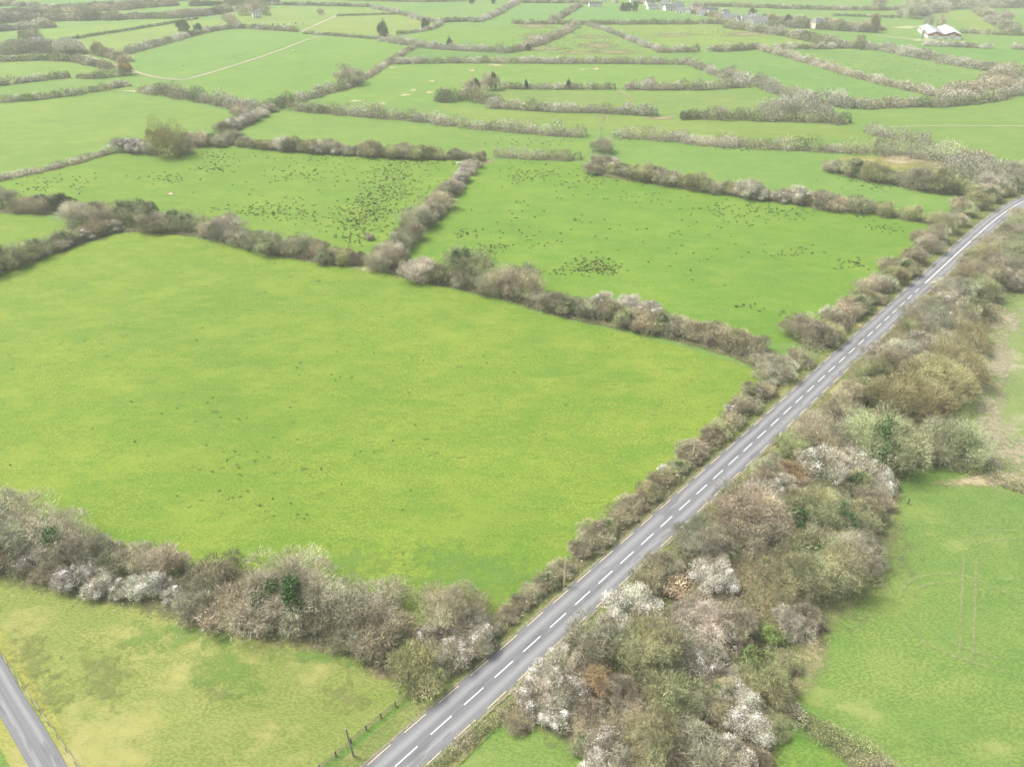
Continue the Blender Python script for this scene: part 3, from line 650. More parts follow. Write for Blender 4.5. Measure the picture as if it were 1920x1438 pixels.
for a in [(1480,1000,80,'oliveivy'),(1515,985,84,'olive'),(1570,1005,84,'oliveivy'),(1540,960,60,'olive'),(1612,990,60,'ylwolive'),(1632,960,50,'tan'),(1600,1040,50,'brown'),(1530,915,84,'speck'),(1565,898,50,'blossom'),(1592,890,56,'blossom'),(1622,908,56,'blossom'),(1648,932,46,'blossom'),(1595,925,56,'oliveivy'),
          (1640,890,130,'oliveivy'),(1700,868,60,'olive'),(1592,862,60,'pale'),(1610,830,60,'speck'),(1770,878,100,'oliveivy'),(1735,868,50,'brown'),(1530,850,88,'tan'),(1482,860,50,'ylwgreen'),(1485,912,54,'orange'),(1560,880,50,'brown'),(1500,950,60,'brown'),(1462,940,50,'speck')]:
    bush(*a, W_N, **({'hr': .22, 'kind': 'bramble'} if a[3] == 'maroon' else {}))
for a in [(1690,800,110,'yellow'),(1650,775,70,'yellow'),(1740,760,100,'yellow'),(1780,718,96,'yellow'),(1812,660,70,'yellow'),(1715,770,80,'oliveivy'),(1630,760,60,'olive'),(1590,770,60,'tan'),(1565,790,50,'tan'),(1620,725,70,'olive'),(1665,705,70,'tan'),(1640,690,50,'pale'),(1690,690,60,'pale'),(1715,675,64,'speck'),(1760,660,56,'grey'),(1600,740,40,'brown')]:
    bush(*a, W_Y, hr=.82 if a[3] == 'yellow' else None)
for a in [(1740,640,60,'grey'),(1768,632,60,'speck'),(1730,612,60,'grey'),(1708,630,44,'olive'),(1795,620,60,'tan'),(1775,596,50,'speck'),(1748,588,50,'oliveivy'),(1815,600,50,'olive'),(1790,568,60,'pale'),(1765,556,44,'speck'),(1825,566,60,'olive'),(1850,546,66,'tan'),(1815,530,56,'tan'),(1870,528,70,'tan'),(1842,508,60,'olive'),(1895,545,50,'speck'),
          (1885,500,60,'oliveivy'),(1865,478,56,'tan'),(1910,480,60,'olive'),(1895,455,50,'tan'),(1925,440,56,'oliveivy'),(1915,420,40,'tan'),(1940,520,60,'tan'),(1798,498,36,'oliveivy')]:
    bush(*a, W_F)

# hedges further off made of single shrubs
def auto(poly, w_m, step, tones, where, jit=1.2, hr=1.):
    p, t = dense(smooth_line(A2(poly), 2), step)
    for q in p:
        x, y = q+rng.uniform(-jit, jit, 2)
        tone = random.choice(tones); col, pk, words = TONES[tone]; pr = random.choice(PROT[pk])
        R = w_m/2*random.uniform(.65, 1.4)
        e = new_obj('shrub', None); e.location = (x, y, 0); k = R/pr['R']*1.15
        e.scale = (k, k, k*hr*random.uniform(.85, 1.2)); e.rotation_euler = (0, 0, random.uniform(0, 6.28)); j = random.uniform(.88, 1.12)
        for part in ('crown', 'trunk', 'blossom', 'ivy'):
            if part in pr:
                o = new_obj(part, pr[part], None, e)
                if part == 'crown': o.color = (*[a*j*1.02 for a in col], 1)
                elif part == 'trunk': o.color = (.36, .32, .24, 1)
        px = W0/2 + x*FPX/(y*cP+CAMH*sP)
        PLANTS.append((e, 'shrub', words, where, px))
auto([(480,278),(560,283),(650,289),(690,292)], 8.5, 5.2, ['olive','oliveivy','grey','speck','blossom','blossom'], WH_H, hr=.95)
auto([(700,292),(730,294),(800,296),(872,298)], 9, 5.6, ['olive','oliveivy','grey','olive','tan'], WH_H, hr=1.)
auto([(1122,318),(1160,328),(1280,350),(1400,368),(1470,375)], 9, 6.8, ['olive','oliveivy','oliveivy','grey'], WH_I)
auto([(1400,370),(1430,374),(1490,380)], 8, 5, ['blossom'], WH_I)
auto([(1500,382),(1560,392),(1610,397)], 9, 7, ['grey','olive','tan','oliveivy'], WH_I)
auto([(1655,402),(1700,412),(1760,420)], 9, 7, ['oliveivy','grey','olive'], WH_I)
auto([(1562,322),(1640,338),(1720,352),(1800,364),(1850,370)], 12, 8.2, ['olive','oliveivy','grey','tan'], WH_J)
for a in [(1128,290,44,'grey'),(1126,322,46,'grey'),(1142,316,36,'blossom'),(1150,326,30,'blossom'),(1112,330,40,'brown'),(1165,330,30,'olive'),(1650,400,28,'dark')]:
    bush(*a, WH_I)
print('plants', len(PLANTS))

# ------------------------------------------------------------------ far hedgerows, one object each
HT = {'mix': [(0.391,0.380,0.281),(0.344,0.350,0.204),(0.307,0.290,0.204),(0.205,0.240,0.126)], 'tan': [(0.446,0.410,0.291),(0.391,0.360,0.262),(0.353,0.350,0.213)],
      'dark': [(0.242,0.260,0.145),(0.177,0.220,0.107),(0.298,0.290,0.194)], 'grey': [(0.437,0.440,0.349),(0.372,0.370,0.281),(0.307,0.320,0.213)], 'trim': [(0.335,0.310,0.213),(0.288,0.310,0.145),(0.372,0.350,0.242),(0.242,0.270,0.116)]}
def hedgerow(poly, h, wd, bl, tone, label, dens=16, size=.42, lump=.35, seed=0, group=None, name='hedgerow', cat='hedge'):
    r = np.random.default_rng(1000+seed+int(poly[0][0])*7+int(poly[0][1]))
    line = smooth_line(A2(poly), 2); p, t = dense(line, 1.); nn = normals2(p); Lt = t[-1]
    mid = P(*poly[len(poly)//2]); dist = math.hypot(mid.x, mid.y)
    fac = min(1, 260/dist)
    if dist > 170: wd = wd*1.22; dens = dens*2.1
    n = int(min(90000, Lt*dens*max(.55, fac**.5)*(.6+wd/6))); sz = size*(1 if dist < 300 else min(1.8, (dist/300)**.5))
    # lumps along the hedge: clump centres
    ncl = max(3, int(Lt/(wd*.45))); ct = (np.arange(ncl)+.5+r.uniform(-.45, .45, ncl))*Lt/ncl; coff = r.uniform(-.22, .22, ncl)*wd
    ch = h*(1.0 if dist < 170 else 1.3)*np.clip(r.normal(.85, lump*.45, ncl), .5, 1.3); cw = wd/2*r.uniform(.75, 1.2, ncl)
    pal = np.array(HT[tone]); cc = pal[r.integers(0, len(pal), ncl)]*r.uniform(.85, 1.35, (ncl, 1))
    nz = np.interp(ct, np.arange(0, Lt+30, 15), r.random(len(np.arange(0, Lt+30, 15))))
    isb = (r.random(ncl) < (bl+.04)*2.4*nz)
    k = r.integers(0, ncl, n); d = unit(r.normal(size=(n, 3))); d[:, 2] = np.abs(d[:, 2])
    s = r.uniform(.55, 1.0, n)
    tt = np.clip(ct[k]+d[:, 0]*cw[k]*s*1.15, 0, Lt); off = coff[k]+d[:, 1]*cw[k]*s; z = .15+d[:, 2]*ch[k]*s*.95
    low = r.random(n) < .22; z[low] *= r.random(low.sum())
    X = np.interp(tt, t, p[:, 0])+np.interp(tt, t, nn[:, 0])*off; Y = np.interp(tt, t, p[:, 1])+np.interp(tt, t, nn[:, 1])*off
    st = np.column_stack([X, Y, z]); dd = unit(d*.6+np.array([0, 0, .4])+r.normal(size=(n, 3))*.6)
    V, F = tris(st, dd, r.uniform(.7, 1.4, n)*sz*1.7, r.uniform(.7, 1.3, n)*sz*.55, r)
    V[:, 2] = np.maximum(V[:, 2], .03)
    org = np.array([p[len(p)//2][0], p[len(p)//2][1], 0]); V = V-org
    cols = np.repeat(np.column_stack([cc[k], np.ones(n)]), 3, 0)
    root = new_obj(name, None, label=label, category=cat); root.location = org
    if group: root['group'] = group
    new_obj('foliage', np_mesh(name, V, F, cols), M['hedge'], root)
    if isb.any():
        kk = np.where(isb)[0]; m = int(len(kk)*cw.mean()*125*max(.5, fac)); q = kk[r.integers(0, len(kk), m)]
        d = unit(r.normal(size=(m, 3))+np.array([0, 0, .5])); d[:, 2] = np.abs(d[:, 2])
        sq = r.uniform(.5, 1.02, m); d[:, :2] *= sq[:, None]; tt = np.clip(ct[q]+d[:, 0]*cw[q]*1.1, 0, Lt); off = coff[q]+d[:, 1]*cw[q]*1.05; z = .4+d[:, 2]*ch[q]*r.uniform(.6, 1., m)
        X = np.interp(tt, t, p[:, 0])+np.interp(tt, t, nn[:, 0])*off; Y = np.interp(tt, t, p[:, 1])+np.interp(tt, t, nn[:, 1])*off
        V, F = tris(np.column_stack([X, Y, z])-org, unit(r.normal(size=(m, 3))), r.uniform(.7, 1.3, m)*sz*.8, r.uniform(.7, 1.3, m)*sz*.8, r)
        T = V.reshape(-1, 3, 3); mz = T[:, :, 2].mean(1, keepdims=True); T[:, :, 2] = mz+(T[:, :, 2]-mz)*.5; V = T.reshape(-1, 3)
        new_obj('blossom', np_mesh('hedge_blossom', V, F), M['blossom'], root)
    # dry grass skirt on the ground under it
    ribbon('dead_grass', A2(poly), wd*1.25, .10, M['litter'], edges=True, wob=.15, step=5) 
    return root
HR = [
 # near trimmed hedges
 ([(690,1545),(800,1450),(870,1392),(930,1345),(965,1318)], 2.2, 3.0, .0, 'trim', 'low trimmed hedge right of the road at the bottom edge', 170, .17, .12),
 ([(1462,1322),(1500,1345),(1560,1388),(1640,1440),(1720,1500),(1800,1560)], 3.0, 4.6, .0, 'trim', 'thick brown trimmed hedge running to the bottom right corner', 230, .17, .10),
 ([(1760,868),(1830,885),(1880,905),(1960,935),(2080,980)], 3.0, 4.4, .02, 'trim', 'brown hedge between the stubble patches and the tractor-marked field', 150, .19, .15),
 # middle distance
 ([(-120,372),(0,337),(70,324),(130,310),(210,286)], 2.4, 5, .22, 'tan', 'low brown hedge under the smooth hill field at left', 40, .3, .3),
 ([(930,292),(1000,297),(1088,300)], 4.5, 7, .06, 'mix', 'short hedge before the round brown bush above the right rushy field', 50, .3, .3),
 ([(545,205),(620,212),(720,220),(800,228),(870,236)], 5, 10, .35, 'mix', 'blossom-dotted hedge right of the central hedge crossing', 36, .36, .5),
 ([(870,238),(940,244),(1010,250),(1098,256)], 5, 9, .22, 'mix', 'broken bushy hedge left of the lone dead tree', 36, .36, .6),
 ([(1150,254),(1200,258),(1240,262),(1290,262)], 5, 9, .35, 'mix', 'bushy hedge just right of the lone dead tree', 36, .36, .6),
 ([(1275,268),(1340,272),(1380,274)], 4.5, 9, .75, 'tan', 'white blossom hedge above the narrow green field', 40, .34, .4),
 ([(1340,268),(1420,276),(1500,280),(1590,286),(1640,282)], 5, 10, .06, 'mix', 'olive hedge right of the white blossom hedge', 36, .36, .5),
 ([(1620,248),(1680,258),(1740,268)], 4.5, 9, .12, 'grey', 'grey hedge starting at the thin pale path', 34, .36, .5),
 ([(1640,288),(1720,296),(1800,300),(1860,308)], 6.5, 14, .04, 'mix', 'tall wide thicket above the reddish wet patch', 40, .38, .5),
 ([(1820,306),(1850,345),(1905,350),(1990,340)], 7, 22, .1, 'grey', 'pale bushes at the far side of the road bend', 40, .4, .5),
 ([(265,172),(330,178),(400,192),(450,204),(490,208)], 6, 12, .2, 'mix', 'tall bushy hedge above the smooth hill field', 38, .38, .6),
 ([(490,208),(520,200),(548,196)], 6, 12, .15, 'mix', 'clump of shrubs at the central hedge crossing', 44, .38, .5),
 ([(548,192),(600,178),(640,168),(668,160)], 5, 9, .06, 'mix', 'hedge leading up to the spreading bare tree', 36, .38, .5),
 ([(640,170),(690,146),(730,118),(765,96),(785,85)], 3, 6, .05, 'tan', 'brown hedge slanting up behind the spreading bare tree', 30, .36, .3),
 ([(0,193),(60,188),(130,180),(200,168)], 4, 7, .06, 'dark', 'dark hedge along the top of the smooth hill field', 30, .38, .25),
 ([(200,168),(245,160)], 4, 7, .6, 'mix', 'short blossoming hedge left of the bushy corner', 34, .38, .3),
 ([(-80,170),(0,160),(60,153),(130,145)], 4.5, 8, .45, 'mix', 'white speckled hedge of the leftmost strip field', 30, .4, .4),
 ([(150,146),(190,147),(235,142)], 4.5, 8, .05, 'dark', 'dark clumpy hedge beside the bend of the dirt track', 34, .4, .5),
 ([(-80,118),(0,116),(80,112),(150,116),(210,130)], 5, 10, .06, 'mix', 'hedge curving down to the dirt track at left', 30, .42, .4),
 ([(-40,105),(20,100),(60,92),(110,95),(130,105)], 8, 26, .15, 'grey', 'wide scrub wood left of the dirt track', 60, .5, .6),
 ([(175,100),(205,104),(240,118)], 5, 12, .05, 'tan', 'scrub above the dirt track bend', 44, .42, .5),
 ([(235,102),(270,92),(310,82),(350,70)], 5, 9, .3, 'grey', 'blossoming hedge above the field with the dirt track', 32, .42, .5),
 ([(350,70),(400,58),(440,52),(560,60)], 4.5, 8, .05, 'mix', 'hedge below the grazing cattle', 32, .42, .3),
 ([(110,78),(200,64),(290,50),(372,36)], 2.2, 4, .0, 'dark', 'thin dark hedge between two pale strip fields', 20, .42, .3),
 ([(570,64),(620,67),(680,72),(720,75)], 2.6, 5, .0, 'mix', 'low hedge under the yellowish field', 22, .42, .3),
 ([(715,76),(760,84),(820,92),(860,94),(930,98),(960,100)], 5, 10, .45, 'grey', 'blossoming hedge right of the tall ivy tree', 34, .42, .5),
 ([(745,66),(790,60),(822,52),(828,44)], 3, 5, .1, 'mix', 'hedge curving round the right of the yellowish field', 22, .42, .3),
 ([(632,31),(700,29),(755,27)], 2.2, 4, .0, 'dark', 'thin dark hedge above the yellowish field', 20, .42, .2),
 ([(700,16),(745,25),(800,42),(830,44)], 4, 8, .25, 'grey', 'pale hedge slanting down to the small gate corner', 24, .45, .4),
 ([(830,42),(880,40),(895,42)], 4.5, 9, .05, 'dark', 'dark short hedge under the bright green far field', 30, .45, .3),
 ([(895,42),(930,30),(955,14),(975,2)], 4.5, 10, .2, 'grey', 'bushy hedge rising to the top edge of the photo', 30, .45, .4),
 ([(960,45),(1020,46),(1060,46)], 4, 7, .05, 'mix', 'hedge above the reddish rushy fields', 26, .45, .3),
 ([(1032,42),(1060,28),(1085,12)], 4.5, 9, .05, 'mix', 'short diagonal hedge left of the village field', 30, .45, .4),
 ([(1050,47),(1120,46),(1200,46),(1290,46),(1340,44),(1400,52)], 4.5, 8, .08, 'dark', 'dark hedge below the village field', 28, .45, .4),
 ([(1100,48),(1150,62),(1190,80),(1230,94),(1250,98)], 4, 7, .2, 'grey', 'hedge dividing the two rushy far fields', 26, .45, .3),
 ([(1230,98),(1290,98),(1310,97)], 5, 9, .2, 'mix', 'thick hedge left of the small far gateway', 30, .45, .4),
 ([(1328,97),(1380,95),(1420,92)], 5, 8, .05, 'mix', 'thick hedge right of the small far gateway', 30, .45, .4),
 ([(1360,52),(1430,60),(1500,72),(1580,88),(1620,92)], 6, 16, .18, 'mix', 'broad tangled hedge running right from the village', 44, .5, .6),
 ([(1620,90),(1700,102),(1780,118),(1860,134),(1900,140)], 6, 15, .35, 'grey', 'broad blossoming hedge below the red sheds', 44, .5, .5),
 ([(1450,92),(1540,92),(1620,90)], 4.5, 8, .1, 'mix', 'hedge along the top of the greyish green field', 30, .45, .4),
 ([(1420,92),(1480,108),(1540,126),(1600,144),(1690,166),(1790,188)], 4.5, 8, .4, 'tan', 'long blossom-flecked hedge between the two right-hand fields', 34, .42, .4),
 ([(1790,185),(1850,170),(1880,150),(1900,140)], 6, 20, .1, 'tan', 'bushy corner scrub at the right-hand hedge bend', 46, .45, .6),
 ([(1600,202),(1680,200),(1760,198),(1840,192),(1895,180),(1915,160)], 5.5, 10, .15, 'mix', 'curving hedge under the long right-hand field', 38, .42, .5),
 ([(1400,152),(1450,170),(1500,186),(1540,194),(1600,202)], 6.5, 14, .15, 'grey', 'wide hedge right of the striped field', 42, .42, .6),
 ([(1290,120),(1330,135),(1370,150),(1400,156)], 5, 8, .2, 'grey', 'hedge stepping down from the far corner to the lone tree', 32, .42, .4),
 ([(740,120),(820,118),(900,118),(1000,119),(1120,119),(1260,120),(1290,122)], 4.5, 8, .22, 'mix', 'long straight hedge across the middle distance', 30, .42, .3),
 ([(1276,222),(1350,222),(1440,226),(1520,228),(1595,232)], 6, 10, .0, 'dark', 'dark hedge under the striped field', 40, .4, .4),
 ([(1420,212),(1500,206),(1560,212)], 7, 16, .05, 'grey', 'tall grey thicket at the end of the dark hedge', 46, .42, .5),
 ([(912,200),(980,206),(1060,208),(1140,212),(1232,216)], 5, 8.5, .8, 'mix', 'hedge thick with white blossom under the striped field', 40, .4, .4),
 ([(820,192),(870,182),(900,186),(930,196)], 6, 14, .1, 'mix', 'scrubby corner around the two ivy trees', 44, .42, .6),
 ([(935,166),(1000,167),(1080,167),(1152,167)], 4, 6.5, .15, 'mix', 'hedge above the striped field, left of its gateway', 32, .4, .3),
 ([(1172,167),(1240,168),(1320,168),(1400,162)], 5, 8.5, .2, 'mix', 'hedge above the striped field, right of its gateway', 34, .42, .4),
 ([(1730,86),(1790,88),(1860,92)], 4, 7, .3, 'grey', 'hedge to the right of the red sheds', 28, .45, .4),
 ([(1895,92),(1960,96),(2040,100)], 4, 7, .3, 'grey', 'short far hedge touching the right edge', 28, .45, .4),
 ([(1800,62),(1880,66),(1990,70)], 4, 6, .0, 'mix', 'thin far hedge right of the sheds', 20, .48, .4),
 ([(1835,20),(1855,36),(1880,52),(1905,62)], 6, 14, .15, 'mix', 'far hedge curving down at the upper right', 44, .5, .6),
 ([(1440,50),(1490,52),(1560,56),(1640,62)], 6, 14, .05, 'dark', 'dark bushes around the hip-roofed house', 40, .5, .5),
 ([(1430,36),(1490,42),(1540,44),(1600,50),(1650,58)], 5.5, 12, .03, 'tan', 'brownish wood edge right of the village', 40, .5, .6),
 ([(1560,30),(1640,33),(1690,34)], 2.5, 5, .0, 'dark', 'thin far hedge above the middle green strip', 20, .5, .4),
 ([(1300,12),(1400,14),(1500,18),(1600,20),(1680,20),(1760,6)], 4, 9, .0, 'mix', 'hedge behind the village field', 26, .55, .5),
 ([(1700,30),(1740,22),(1800,12),(1860,14),(1990,14)], 8, 30, .04, 'grey', 'far grey wood behind the sheds', 70, .6, .6),
 ([(-60,50),(0,42),(60,40),(130,38),(200,37),(300,34),(400,28),(420,22)], 8, 22, .2, 'mix', 'long band of scrub woodland at the upper left', 66, .6, .6),
 ([(-60,30),(60,26),(140,22),(240,18),(330,10)], 6, 22, .08, 'tan', 'brown scrub band behind the upper left woodland', 56, .6, .6),
 ([(30,11),(90,16),(200,10),(300,4),(420,-2)], 4, 9, .3, 'grey', 'farthest white flecked hedge at the upper left', 28, .6, .5),
 ([(-40,16),(10,11),(30,10)], 6, 16, .1, 'grey', 'small clump of bushes in the top left corner', 40, .6, .5),
 ([(-60,62),(0,58),(60,54),(100,50)], 6, 18, .2, 'grey', 'grey scrub patch at the left edge below the woodland', 50, .55, .6),
 ([(355,12),(420,10),(480,10),(520,6)], 6, 14, .04, 'dark', 'dark band of trees near the top left', 40, .6, .5),
 ([(500,10),(600,11),(700,14)], 3.5, 7, .1, 'mix', 'far hedge above the farmhouse field', 22, .6, .4),
 ([(425,36),(440,46),(448,52)], 5, 9, .1, 'tan', 'short hedge left of the cattle', 30, .5, .5),
 ([(620,0),(700,2),(800,5),(860,3),(920,-2)], 3, 7, .1, 'mix', 'hedge along the top edge above the gate corner', 24, .6, .4),
 ([(980,6),(1060,6),(1100,8)], 4, 8, .05, 'mix', 'far hedge left of the village', 26, .6, .4),
 ([(1190,8),(1260,0),(1340,-4),(1500,-2),(1700,-4)], 4, 9, .02, 'mix', 'farthest hedge behind the village roofs', 26, .6, .4),
 ([(960,98),(1010,84),(1060,62),(1080,50)], 5, 10, .1, 'tan', 'brown hedge between the rushy far fields', 30, .45, .5),
 ([(1290,24),(1350,34),(1380,42)], 4.5, 9, .1, 'tan', 'garden bushes in front of the village', 30, .5, .5),
]
for i, h in enumerate(HR):
    hedgerow(h[0], h[1], h[2], h[3], h[4], h[5], dens=h[6], size=h[7], lump=h[8], seed=i)

# single trees further off
def farbush(x, yb, w, tone, label, hr, cat='tree', grp=None):
    e = bush(x, yb, w, tone, None, hr=hr, kind='tree'); PLANTS.pop(); e['label'] = label; e['category'] = cat
    if grp: e['group'] = grp
    return e
farbush(655,162,52,'tree','spreading pale bare tree at the hedge corner above the brown hedge',.85)
farbush(719,76,18,'dark','tall narrow ivy-covered tree left of the blossoming hedge',2.2)
farbush(797,56,14,'dark','small ivy-covered tree at the right of the yellowish field',1.7)
farbush(844,92,12,'dark','thin ivy tree standing in the far blossoming hedge',1.9)
farbush(887,184,46,'ivytree','left one of the two spreading ivy trees',.9)
farbush(920,172,34,'ivytree','right and taller one of the two spreading ivy trees',1.2)
farbush(990,96,10,'dark','tiny dark bush on the long straight hedge',1.5)
farbush(987,168,8,'dark','left ivy-covered trunk in the hedge above the striped field',2.6)
farbush(1065,168,8,'dark','right ivy-covered trunk in the hedge above the striped field',2.6)
farbush(1218,166,22,'tree','bare tree standing right of the striped field gateway',1.1)
farbush(1184,168,16,'tree','small bare tree close to the striped field gateway',1.)
farbush(1368,150,32,'tree','bare tree at the corner where the far hedges step down',.9)
farbush(1350,222,30,'tree','bare tree rising from the dark hedge',.8)
farbush(884,8,9,'dark','left of two dark trees on the top edge field',1.9)
farbush(925,8,9,'dark','right of two dark trees on the top edge field',1.9)
for k, (x, y, w_, hr) in enumerate([(456,30,20,1.3),(470,28,20,1.5),(488,28,22,1.5),(500,30,20,1.3)]):
    farbush(x, y, w_, 'tree', ['outer left','inner left','inner right','outer right'][k]+' one of the pale bare trees around the white farmhouse', hr, grp='trees around the farmhouse')
farbush(602,28,14,'tree','small lone bare tree in the field above the dirt track',1.)
farbush(60,84,40,'grey','large pale shrub left of the strip fields',.9)
farbush(345,60,22,'dark','left dark tree on the hedge above the track field',1.1); farbush(374,62,15,'dark','right dark tree on the hedge above the track field',1.3)
farbush(238,142,20,'orange','orange-brown shrubby tree beside the track bend',1.5)
farbush(186,104,24,'olive','dense bush left of the track scrub',1.2)
for k, (x, w_) in enumerate([(1168,11), (1178,11), (1190,12)]):
    farbush(x, 22, w_, 'dark', ['left','middle','right'][k]+' one of the three dark conifers in front of the village', 1.7, grp='conifers by the village')
farbush(1636,62,20,'orange','tall pinkish bare poplar left of the red sheds',2.1)
farbush(1646,20,22,'tree','tall faint bare tree near the top right',1.5)
farbush(1705,36,38,'tree','largest faint bare tree behind the shed field',1.2)
farbush(1738,54,14,'tree','bare tree right behind the sheds on the left',2.2); farbush(1762,54,16,'tree','bare tree between the two red sheds',1.9)
farbush(1882,44,28,'tree','spreading tree in the upper right hedge',1.)
farbush(1612,84,20,'ylwolive','yellowish tree on the broad tangled hedge',1.2)
farbush(1445,48,22,'orange','reddish tree right of the village',1.1); farbush(1408,36,14,'dark','dark conifer behind the last village houses',1.6)
farbush(1475,48,14,'dark','dark conifer right of the village houses',1.6)
# lone dead tree by the round bush
def bare_tree(x, yb, h, label):
    g = P(x, yb); V, F = [], []; r = random.Random(5)
    def br(p, d, l, rad, lv):
        q = p+d*l; tube(V, F, p, q, rad, rad*.65, 5)
        if lv:
            for _ in range(3):
                e = unit(d+np.array([r.uniform(-.8, .8), r.uniform(-.8, .8), r.uniform(0, .5)])); br(q, e, l*.68, rad*.6, lv-1)
    br(np.zeros(3), np.array([0, 0, 1.]), h*.36, .28, 4)
    o = new_obj('dead_tree', np_mesh('dead_tree', V, F), M['bark'], label=label, category='tree'); o.location = g; o.color = (.42, .34, .26, 1)
bare_tree(1126, 262, 14, 'lone leafless tree with upright branches behind the round brown bush')

# undergrowth in the wood
def undergrowth(name, blobs, cols, label, h=.9, size=.28, dens=5):
    V, F, Cc = [], [], []; b = 0
    for (x, y, rx, ry) in blobs:
        c = P(x, y); a = P(x+rx, y)-c; e = P(x, y-ry)-c
        area = a.length*e.length*3.1; n = int(area*dens)
        th = rng.uniform(0, 6.283, n); q = np.sqrt(rng.random(n))
        X = c.x+a.x*np.cos(th)*q+e.x*np.sin(th)*q; Y = c.y+a.y*np.cos(th)*q+e.y*np.sin(th)*q
        ok = off_road(X, Y); X, Y = X[ok], Y[ok]; n = len(X)
        z = h*(.1+.9*rng.random(n))*(.55+.45*np.sin(X*.9)*np.sin(Y*1.1))
        v, f = tris(np.column_stack([X, Y, z]), unit(rng.normal(size=(n, 3))+np.array([0, 0, .4])), rng.uniform(.7, 1.4, n)*size*1.6, rng.uniform(.6, 1.2, n)*size*.5, rng)
        v[:, 2] = np.maximum(v[:, 2], .15); V.append(v); F.append(f+b); b += len(v)
        pal = np.array(cols); k = ((np.sin(X*.21+1)+np.sin(Y*.17)+rng.normal(0, .5, n))*.25+.5)*len(pal)
        cc = pal[np.clip(k.astype(int), 0, len(pal)-1)]; Cc.append(np.repeat(np.column_stack([cc, np.ones(n)]), 3, 0))
    new_obj(name, np_mesh(name, np.vstack(V), np.vstack(F), np.vstack(Cc)), M['hedge'], kind='stuff', label=label, category='undergrowth')
undergrowth('undergrowth', [(1180,1320,170,80),(1330,1240,140,110),(1300,1420,160,90),(1400,1080,150,110),(1530,970,130,100),(1600,860,110,70),(1690,770,110,70),(1730,640,90,80),(1800,550,80,70),(1870,480,70,60)],
            [(.26,.20,.15),(.20,.155,.12),(.17,.17,.08),(.30,.25,.18)], 'brown brambles and low scrub under the roadside wood', dens=11, h=1.3)
def along(pts, w_, hh, lab, cols, dens=9, lim=5.):
    V, F, Cc = [], [], []
    line = smooth_line(A2(pts), 2); p, t = dense(line, 1.); nn = normals2(p)
    n = int(t[-1]*w_*dens); q = rng.uniform(0, t[-1], n); off = rng.normal(0, .27, n)*w_
    X = np.interp(q, t, p[:, 0])+np.interp(q, t, nn[:, 0])*off; Y = np.interp(q, t, p[:, 1])+np.interp(q, t, nn[:, 1])*off
    ok = off_road(X, Y, lim); X, Y, q, off = X[ok], Y[ok], q[ok], off[ok]; n = len(X)
    z = hh*1.35*rng.random(n)*(.7+.4*np.sin(q*.7)*np.sin(q*.23+1))*np.clip(1.1-np.abs(off)/w_*1.6, .15, 1)
    v, f = tris(np.column_stack([X, Y, z]), unit(rng.normal(size=(n, 3))+np.array([0, 0, .4])), rng.uniform(.7, 1.4, n)*.5, rng.uniform(.6, 1.2, n)*.15, rng)
    v[:, 2] = np.maximum(v[:, 2], .15); pal = np.array(cols); k = ((np.sin(q*.31)+np.sin(q*.13)+rng.normal(0, .7, n))*.25+.5)*len(pal)
    cc = pal[np.clip(k.astype(int), 0, len(pal)-1)]
    new_obj('undergrowth', np_mesh('undergrowth', v, f, np.repeat(np.column_stack([cc, np.ones(n)]), 3, 0)), M['hedge'], kind='stuff', label=lab, category='undergrowth')
    ribbon('dead_grass', A2(pts), w_*1.35, .16, M['litter'], edges=True, wob=.15, step=3)
UC = [(.36,.32,.22),(.30,.28,.18),(.27,.29,.13),(.41,.38,.27)]
along([(-80,1040),(0,1055),(80,1072),(150,1088),(230,1100),(310,1120),(400,1150),(500,1168),(600,1178),(700,1212),(760,1240),(810,1262)], 8, 1.8, 'brown undergrowth below the hedge above the rough pasture', UC)
along([(780,1290),(850,1255),(900,1212),(950,1165),(1010,1120),(1060,1078),(1110,1035),(1170,985),(1230,935),(1290,882),(1340,830),(1400,775),(1450,725),(1500,680)], 4.2, 2.4, 'brown undergrowth along the nearer roadside hedge', UC, 14)
along([(700,500),(760,515),(830,530),(900,545),(970,562),(1040,585),(1100,598),(1180,612),(1260,630),(1340,650),(1420,680),(1470,705)], 6, 2.2, 'brown undergrowth under the low hedge ending at the road', UC)
along([(-60,525),(0,505),(80,478),(150,452),(220,430),(280,432),(340,435),(430,448),(500,470),(570,482),(640,492),(680,498)], 7, 2.2, 'brown undergrowth of the far left big field hedge', UC)
along([(-20,395),(60,398),(120,398),(200,420)], 7, 2., 'brown undergrowth of the hedge above the small left field', UC)
along([(700,498),(740,478),(780,440),(810,405),(845,360),(880,322),(905,300)], 6, 2., 'brown undergrowth of the hedge slanting between rushy fields', UC)
along([(1510,665),(1560,622),(1610,575),(1660,530),(1710,485),(1760,440),(1800,405),(1850,372),(1920,345)], 8, 2.5, 'brown undergrowth of the left roadside hedge before the bend', UC)
along([(225,285),(270,285),(320,288),(400,270),(450,240),(490,218),(512,208)], 7, 2.2, 'undergrowth of the hedge below the smooth hill field', UC)
along([(478,278),(650,289),(800,295),(876,297)], 8, 3., 'undergrowth of the straight hedge above the left rushy field', UC)
along([(1110,325),(1280,350),(1400,368),(1610,397)], 8, 3., 'undergrowth of the hedge behind the right rushy field', UC)
along([(1655,402),(1770,420)], 8, 2.5, 'undergrowth of the short hedge piece nearest the bend', UC)
along([(1560,320),(1640,336),(1720,350),(1850,368)], 12, 3., 'undergrowth of the thicket by the road bend', UC)
undergrowth('brambles', [(1385,1110,80,60),(1330,1160,90,30),(1250,1140,50,26),(1510,890,60,36),(1560,770,60,30),(1420,960,50,20)], [(.34,.22,.18),(.28,.18,.14),(.33,.26,.19)], 'reddish brown brambles on open ground inside the roadside wood', h=1.0, dens=12)
